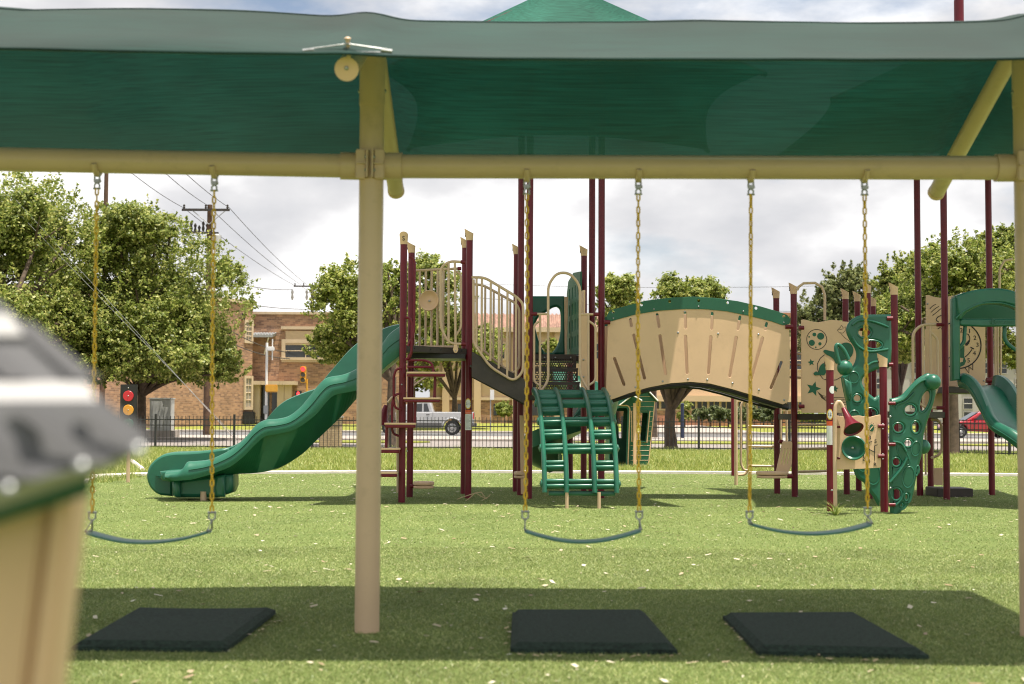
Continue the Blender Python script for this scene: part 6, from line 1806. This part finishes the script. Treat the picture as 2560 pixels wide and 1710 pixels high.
# --- rubber mats under the swings
def mat_(corners, label, seed, lift=0):
    """front-left, front-right, back-right, back-left pixels of the foot outline"""
    c = [gp(p) for p in corners]
    root = thing('swing_mat', sum(c, Vector()) / 4, label, 'rubber mat', 'rubber mats under the swings')
    n = 16; V, Fc = [], []
    r = random.Random(seed)
    def P(u, v):
        return c[0].lerp(c[1], u).lerp(c[3].lerp(c[2], u), v)
    us = [0, 0.004, .05] + [.05 + .90 * k / 10 for k in range(1, 10)] + [.95, .996, 1]
    m = len(us)
    for v in us:
        for u in us:
            e_ = min(u, 1 - u, v, 1 - v)
            z = .0 if e_ == 0 else (.022 if e_ < .01 else .046)
            p = P(u, v); w_ = lift * ((u - .5) ** 2 + .15) * .06 * max(0, v - .1)
            V.append((p.x, p.y, z + w_ + (r.uniform(-.0012, .0012) if e_ > .06 else 0)))
    for j in range(m - 1):
        for i in range(m - 1): Fc.append((j * m + i, j * m + i + 1, (j + 1) * m + i + 1, (j + 1) * m + i))
    finish(V, Fc, 'mat', RUBB, root, 12)
mat_([(178, 1628), (566, 1632), (690, 1540), (338, 1540)], 'dark rubber mat under the leftmost swing beside the tan post', 1, .6)
mat_([(1275, 1634), (1695, 1637), (1612, 1540), (1280, 1540)], 'dark rubber mat under the middle swing', 2)
mat_([(1895, 1640), (2325, 1650), (2140, 1546), (1806, 1548)], 'dark rubber mat under the rightmost swing', 3)

# ================================================================== BLURRED FOREGROUND ROOF (left)
Yz = 1.22
FH = thing('small_playhouse', (-.62, 1.55, 0), 'blurred tan playhouse corner with grey stepped roof right beside the camera', 'playhouse')
def fpt(px, py, dy=0): return wp((px, py), Yz + dy)
def tier(corners, nm, mat):
    """front face polygon (near edge) lofted to a back polygon"""
    fr = [fpt(*c) for c in corners]; n = len(fr)
    bk_ = [Vector((p.x * (p.y + .35) / p.y - .06, p.y + .35, p.z + .02)) for p in fr]
    fs = [tuple(range(n)), tuple(n + k for k in range(n))[::-1]] + [(k, (k + 1) % n, n + (k + 1) % n, n + k) for k in range(n)]
    return finish(fr + bk_, fs, nm, mat, FH, 30)
tier([(-700, 560, .16), (-140, 640, .16), (20, 772, .13), (218, 958, .07), (-700, 960, .07)], 'roof_tier', ROOFG)
tier([(-700, 955, .066), (212, 955, .066), (246, 1002, .0), (-700, 1006, .0)], 'roof_step', ROOFE)
tier([(-700, 780, .135), (10, 766, .135), (60, 838, .10), (-700, 842, .10)], 'roof_step', ROOFE)
tier([(-700, 1004, .0), (262, 1000, .0), (345, 1062, .0), (372, 1088, -.02), (352, 1132, -.03), (-20, 1222, -.04), (-700, 1400, -.04)], 'roof_tier', ROOFG)
tier([(-700, 1392, -.03), (-20, 1214, -.03), (345, 1126, -.02), (300, 1165, .0), (-20, 1280, .0), (-700, 1480, .0)], 'eave', ROOFE)
tier([(-700, 1460, .03), (-20, 1262, .03), (230, 1190, .03), (225, 1235, .03), (-20, 1312, .03), (-700, 1500, .03)], 'eave_board', GREEND)
for (a, b, w_) in (((20, 805), (190, 948), 60), ((-150, 805), (20, 948), 60), ((20, 1018), (215, 1160), 62), ((-160, 1018), (40, 1200), 62), ((190, 1012), (325, 1105), 40)):
    hi = a[1] < 950
    d0, d1 = (.118, .066) if hi else (-.006, -.036)
    q = [fpt(a[0], a[1], d0), fpt(a[0] + w_, a[1], d0), fpt(b[0] + w_, b[1], d1), fpt(b[0], b[1], d1)]
    hull8('roof_stripe', q + [v + Vector((0, -.002, 0)) for v in q], ROOFD, FH)  # thin darker diagonal stripe laid on the tier face
for px, py in ((20, 1222), (203, 1166), (-190, 1280), (345, 1125)):
    bolt(fpt(px, py, -.055), (0, -1, .6), .006, STEEL, FH)
wl_ = [fpt(-700, 1240, .06), fpt(212, 1190, .06)]
xr_t, xr_b = fpt(196, 1190, .06), fpt(132, 1710, .06)
zb_ = 0.0; slope = (xr_t.x - xr_b.x) / (xr_t.z - xr_b.z)
xb = xr_t.x + (zb_ - xr_t.z) * slope
def wallq(x0t, x1t, y0, y1, nm, mat, bev=.004):
    ztop = xr_t.z + .01
    x0b, x1b = x0t - slope * ztop, x1t - slope * ztop
    return hull8(nm, [Vector((x0b, y0, 0)), Vector((x1b, y0, 0)), Vector((x1b, y1, 0)), Vector((x0b, y1, 0)), Vector((x0t, y0, ztop)), Vector((x1t, y0, ztop)), Vector((x1t, y1, ztop)), Vector((x0t, y1, ztop))], mat, FH, bev)
wallq(xr_t.x - .75, xr_t.x - .026, Yz + .072, Yz + .10, 'wall', TANP)
wallq(xr_t.x - .018, xr_t.x, Yz + .055, Yz + .11, 'corner_trim', TANP)
k__ = (Yz + .42) / (Yz + .08)
_zt = xr_t.z + .01
_a0, _a1 = xr_t.x - .02 - slope * _zt, xr_t.x - .02
hull8('side_wall', [Vector((_a0 - .02, Yz + .09, 0)), Vector((_a0, Yz + .09, 0)), Vector((_a0 * k__ - .1, Yz + .42, 0)), Vector((_a0 * k__ - .12, Yz + .42, 0)),
                    Vector((_a1 - .02, Yz + .09, _zt)), Vector((_a1, Yz + .09, _zt)), Vector((_a1 * k__ - .1, Yz + .42, _zt)), Vector((_a1 * k__ - .12, Yz + .42, _zt))], TANP, FH)

# ================================================================== GRASS, LITTER
def in_turf(x, y):
    kx = np.array([p.x for p in kerb]); ky = np.array([p.y for p in kerb])
    return y < np.interp(x, kx, ky) - .05
def scatter(n, y0, y1, margin=.4):
    """points on the ground inside the view wedge, denser near"""
    y = y0 + (y1 - y0) * NP.random(n)
    hw_ = y * (1320 / F) + margin
    x = (NP.random(n) * 2 - 1) * hw_
    keep = NP.random(n) < hw_ / hw_.max()
    return x[keep], y[keep]
def blades(name, x, y, h, w_, mat, z0=0.0, lean=.6):
    n = len(x); a = NP.random(n) * 2 * np.pi
    hh = h * (0.55 + .75 * NP.random(n)); ww = w_ * (0.7 + .6 * NP.random(n))
    A = np.stack([x + np.cos(a) * ww * .5, y + np.sin(a) * ww * .5, np.full(n, z0)], 1); B = np.stack([x - np.cos(a) * ww * .5, y - np.sin(a) * ww * .5, np.full(n, z0)], 1)
    b = NP.random(n) * 2 * np.pi; l_ = lean * hh * NP.random(n)
    C = np.stack([x + np.cos(b) * l_, y + np.sin(b) * l_, z0 + hh], 1)
    return tris(name, A, B, C, mat, None, 'stuff')
x1_, y1_ = scatter(560000, 5.4, 12.5); 
o = blades('turf_grass', x1_, y1_, .012, .0048, BLADE, 0, 2.6); tag(o, 'short bright green artificial turf covering the playground', 'grass')
x2_, y2_ = scatter(420000, 12.5, 29.6); k_ = in_turf(x2_, y2_)
o = blades('turf_grass', x2_[k_], y2_[k_], .012, .0075, BLADE, 0, 2.6); tag(o, 'artificial turf under and behind the play structure', 'grass')
x3_, y3_ = scatter(330000, 24, 50.3, 1.0); k_ = ~in_turf(x3_, y3_ - .3)
clump_n = np.sin(x3_ * 1.3 + 1.1 * np.sin(y3_ * .8)) * np.sin(y3_ * 1.7 + .6 * np.sin(x3_ * 2.1)) + .5 * np.sin(x3_ * 4.1 + y3_ * 3.3)
hv = .06 + .05 * np.clip(clump_n + .4, 0, 1.6)
o = blades('lawn_grass', x3_[k_], y3_[k_], hv[k_], .020, LAWNB, GROUND, 1.3); tag(o, 'rough natural grass between the kerb and the fence', 'grass')
# fallen leaves
xl_, yl_ = scatter(7500, 5.6, 29)
kk = in_turf(xl_, yl_); xl_, yl_ = xl_[kk], yl_[kk]
n = len(xl_)
cl = NP.random(n) < .5
sz = (.0045 + .017 * NP.random(n) ** 4)[:, None]
a = NP.random(n) * 2 * np.pi; t_ = (NP.random((n, 3)) - .5) * .9
U = np.stack([np.cos(a), np.sin(a), t_[:, 0] * .6], 1) * sz * 1.5; Vv = np.stack([-np.sin(a), np.cos(a), t_[:, 1] * .6], 1) * sz * .8
o = quads('fallen_leaves', np.stack([xl_, yl_, np.full(n, .015)], 1), U, Vv, LITTER, None, 'stuff'); tag(o, 'pale dry leaves scattered over the turf', 'leaf litter')
# bark bits along the mats
pts_ = []
for (a, b, m_) in (((1275, 1636), (1695, 1640), 26), ((1895, 1643), (2325, 1653), 18), ((1272, 1540), (1270, 1632), 10), ((1812, 1552), (1890, 1638), 12), ((600, 1615), (690, 1548), 14), ((1620, 1545), (1700, 1636), 10)):
    for k in range(m_):
        t = rnd.random(); pts_.append(gp((a[0] + (b[0] - a[0]) * t + rnd.gauss(0, 4), a[1] + (b[1] - a[1]) * t + 4 + abs(rnd.gauss(0, 3)))))
P = np.array([tuple(p) for p in pts_]); P[:, 2] = .012; n = len(P); a = NP.random(n) * 6.28
sz = (.006 + .009 * NP.random(n))[:, None]
o = quads('wood_chips', P, np.stack([np.cos(a), np.sin(a), a * .05], 1) * sz, np.stack([-np.sin(a), np.cos(a), a * .04], 1) * sz * .7, STRAW, None, 'stuff'); tag(o, 'small pale wood chips along the edges of the rubber mats', 'wood chips')
# tufts at the horn post, dry twig by the sticker post
def tuft(px, py, n, h, label, mat, spread=.16):
    b = gp((px, py)); V, Fc = [], []
    for k in range(n):
        a = rnd.random() * 6.28; L_ = h * rnd.uniform(.5, 1.1); d = Vector((math.cos(a), math.sin(a), 0)); s_ = Vector((-d.y, d.x, 0)) * .006
        o_ = len(V); base = b + d * rnd.random() * .03
        for t, wv2 in ((0, 1), (.5, .8), (1, .05)):
            c = base + d * (spread * t * t * 1.6) + Vector((0, 0, L_ * (t - .25 * t * t)))
            V += [c - s_ * wv2, c + s_ * wv2]
        Fc += [(o_, o_ + 1, o_ + 3, o_ + 2), (o_ + 2, o_ + 3, o_ + 5, o_ + 4)]
    root = finish(V, Fc, 'grass_tuft', mat, None, 60); tag(root, label, 'grass tuft'); return root
tuft(2090, 1288, 34, .22, 'weedy grass tuft at the foot of the horn panel post', LAWNB)
tuft(975, 1178, 40, .30, 'pale weed growing at the kerb left of the slide tower', LAWNB, .2)
g_ = gp((1185, 1250))
tw = [[(1143, 1248), (1165, 1240), (1190, 1232), (1205, 1230)], [(1165, 1253), (1180, 1240), (1188, 1232)], [(1188, 1232), (1205, 1242), (1216, 1247), (1226, 1236)], [(1203, 1230), (1214, 1246)], [(1207, 1250), (1218, 1243)]]
V, Fc = [], []
for l_ in tw:
    pts = [wp(p, 19.3) for p in l_]
    for p in pts: p.z = max(p.z, .01)
    vs, fs = sweep_data(pts, .006, 5); o_ = len(V); V += vs; Fc += [tuple(i + o_ for i in f) for f in fs]
o = finish(V, Fc, 'dry_twig', STRAW, None, 60); tag(o, 'dry forked twig lying at the foot of the sticker post', 'twig')
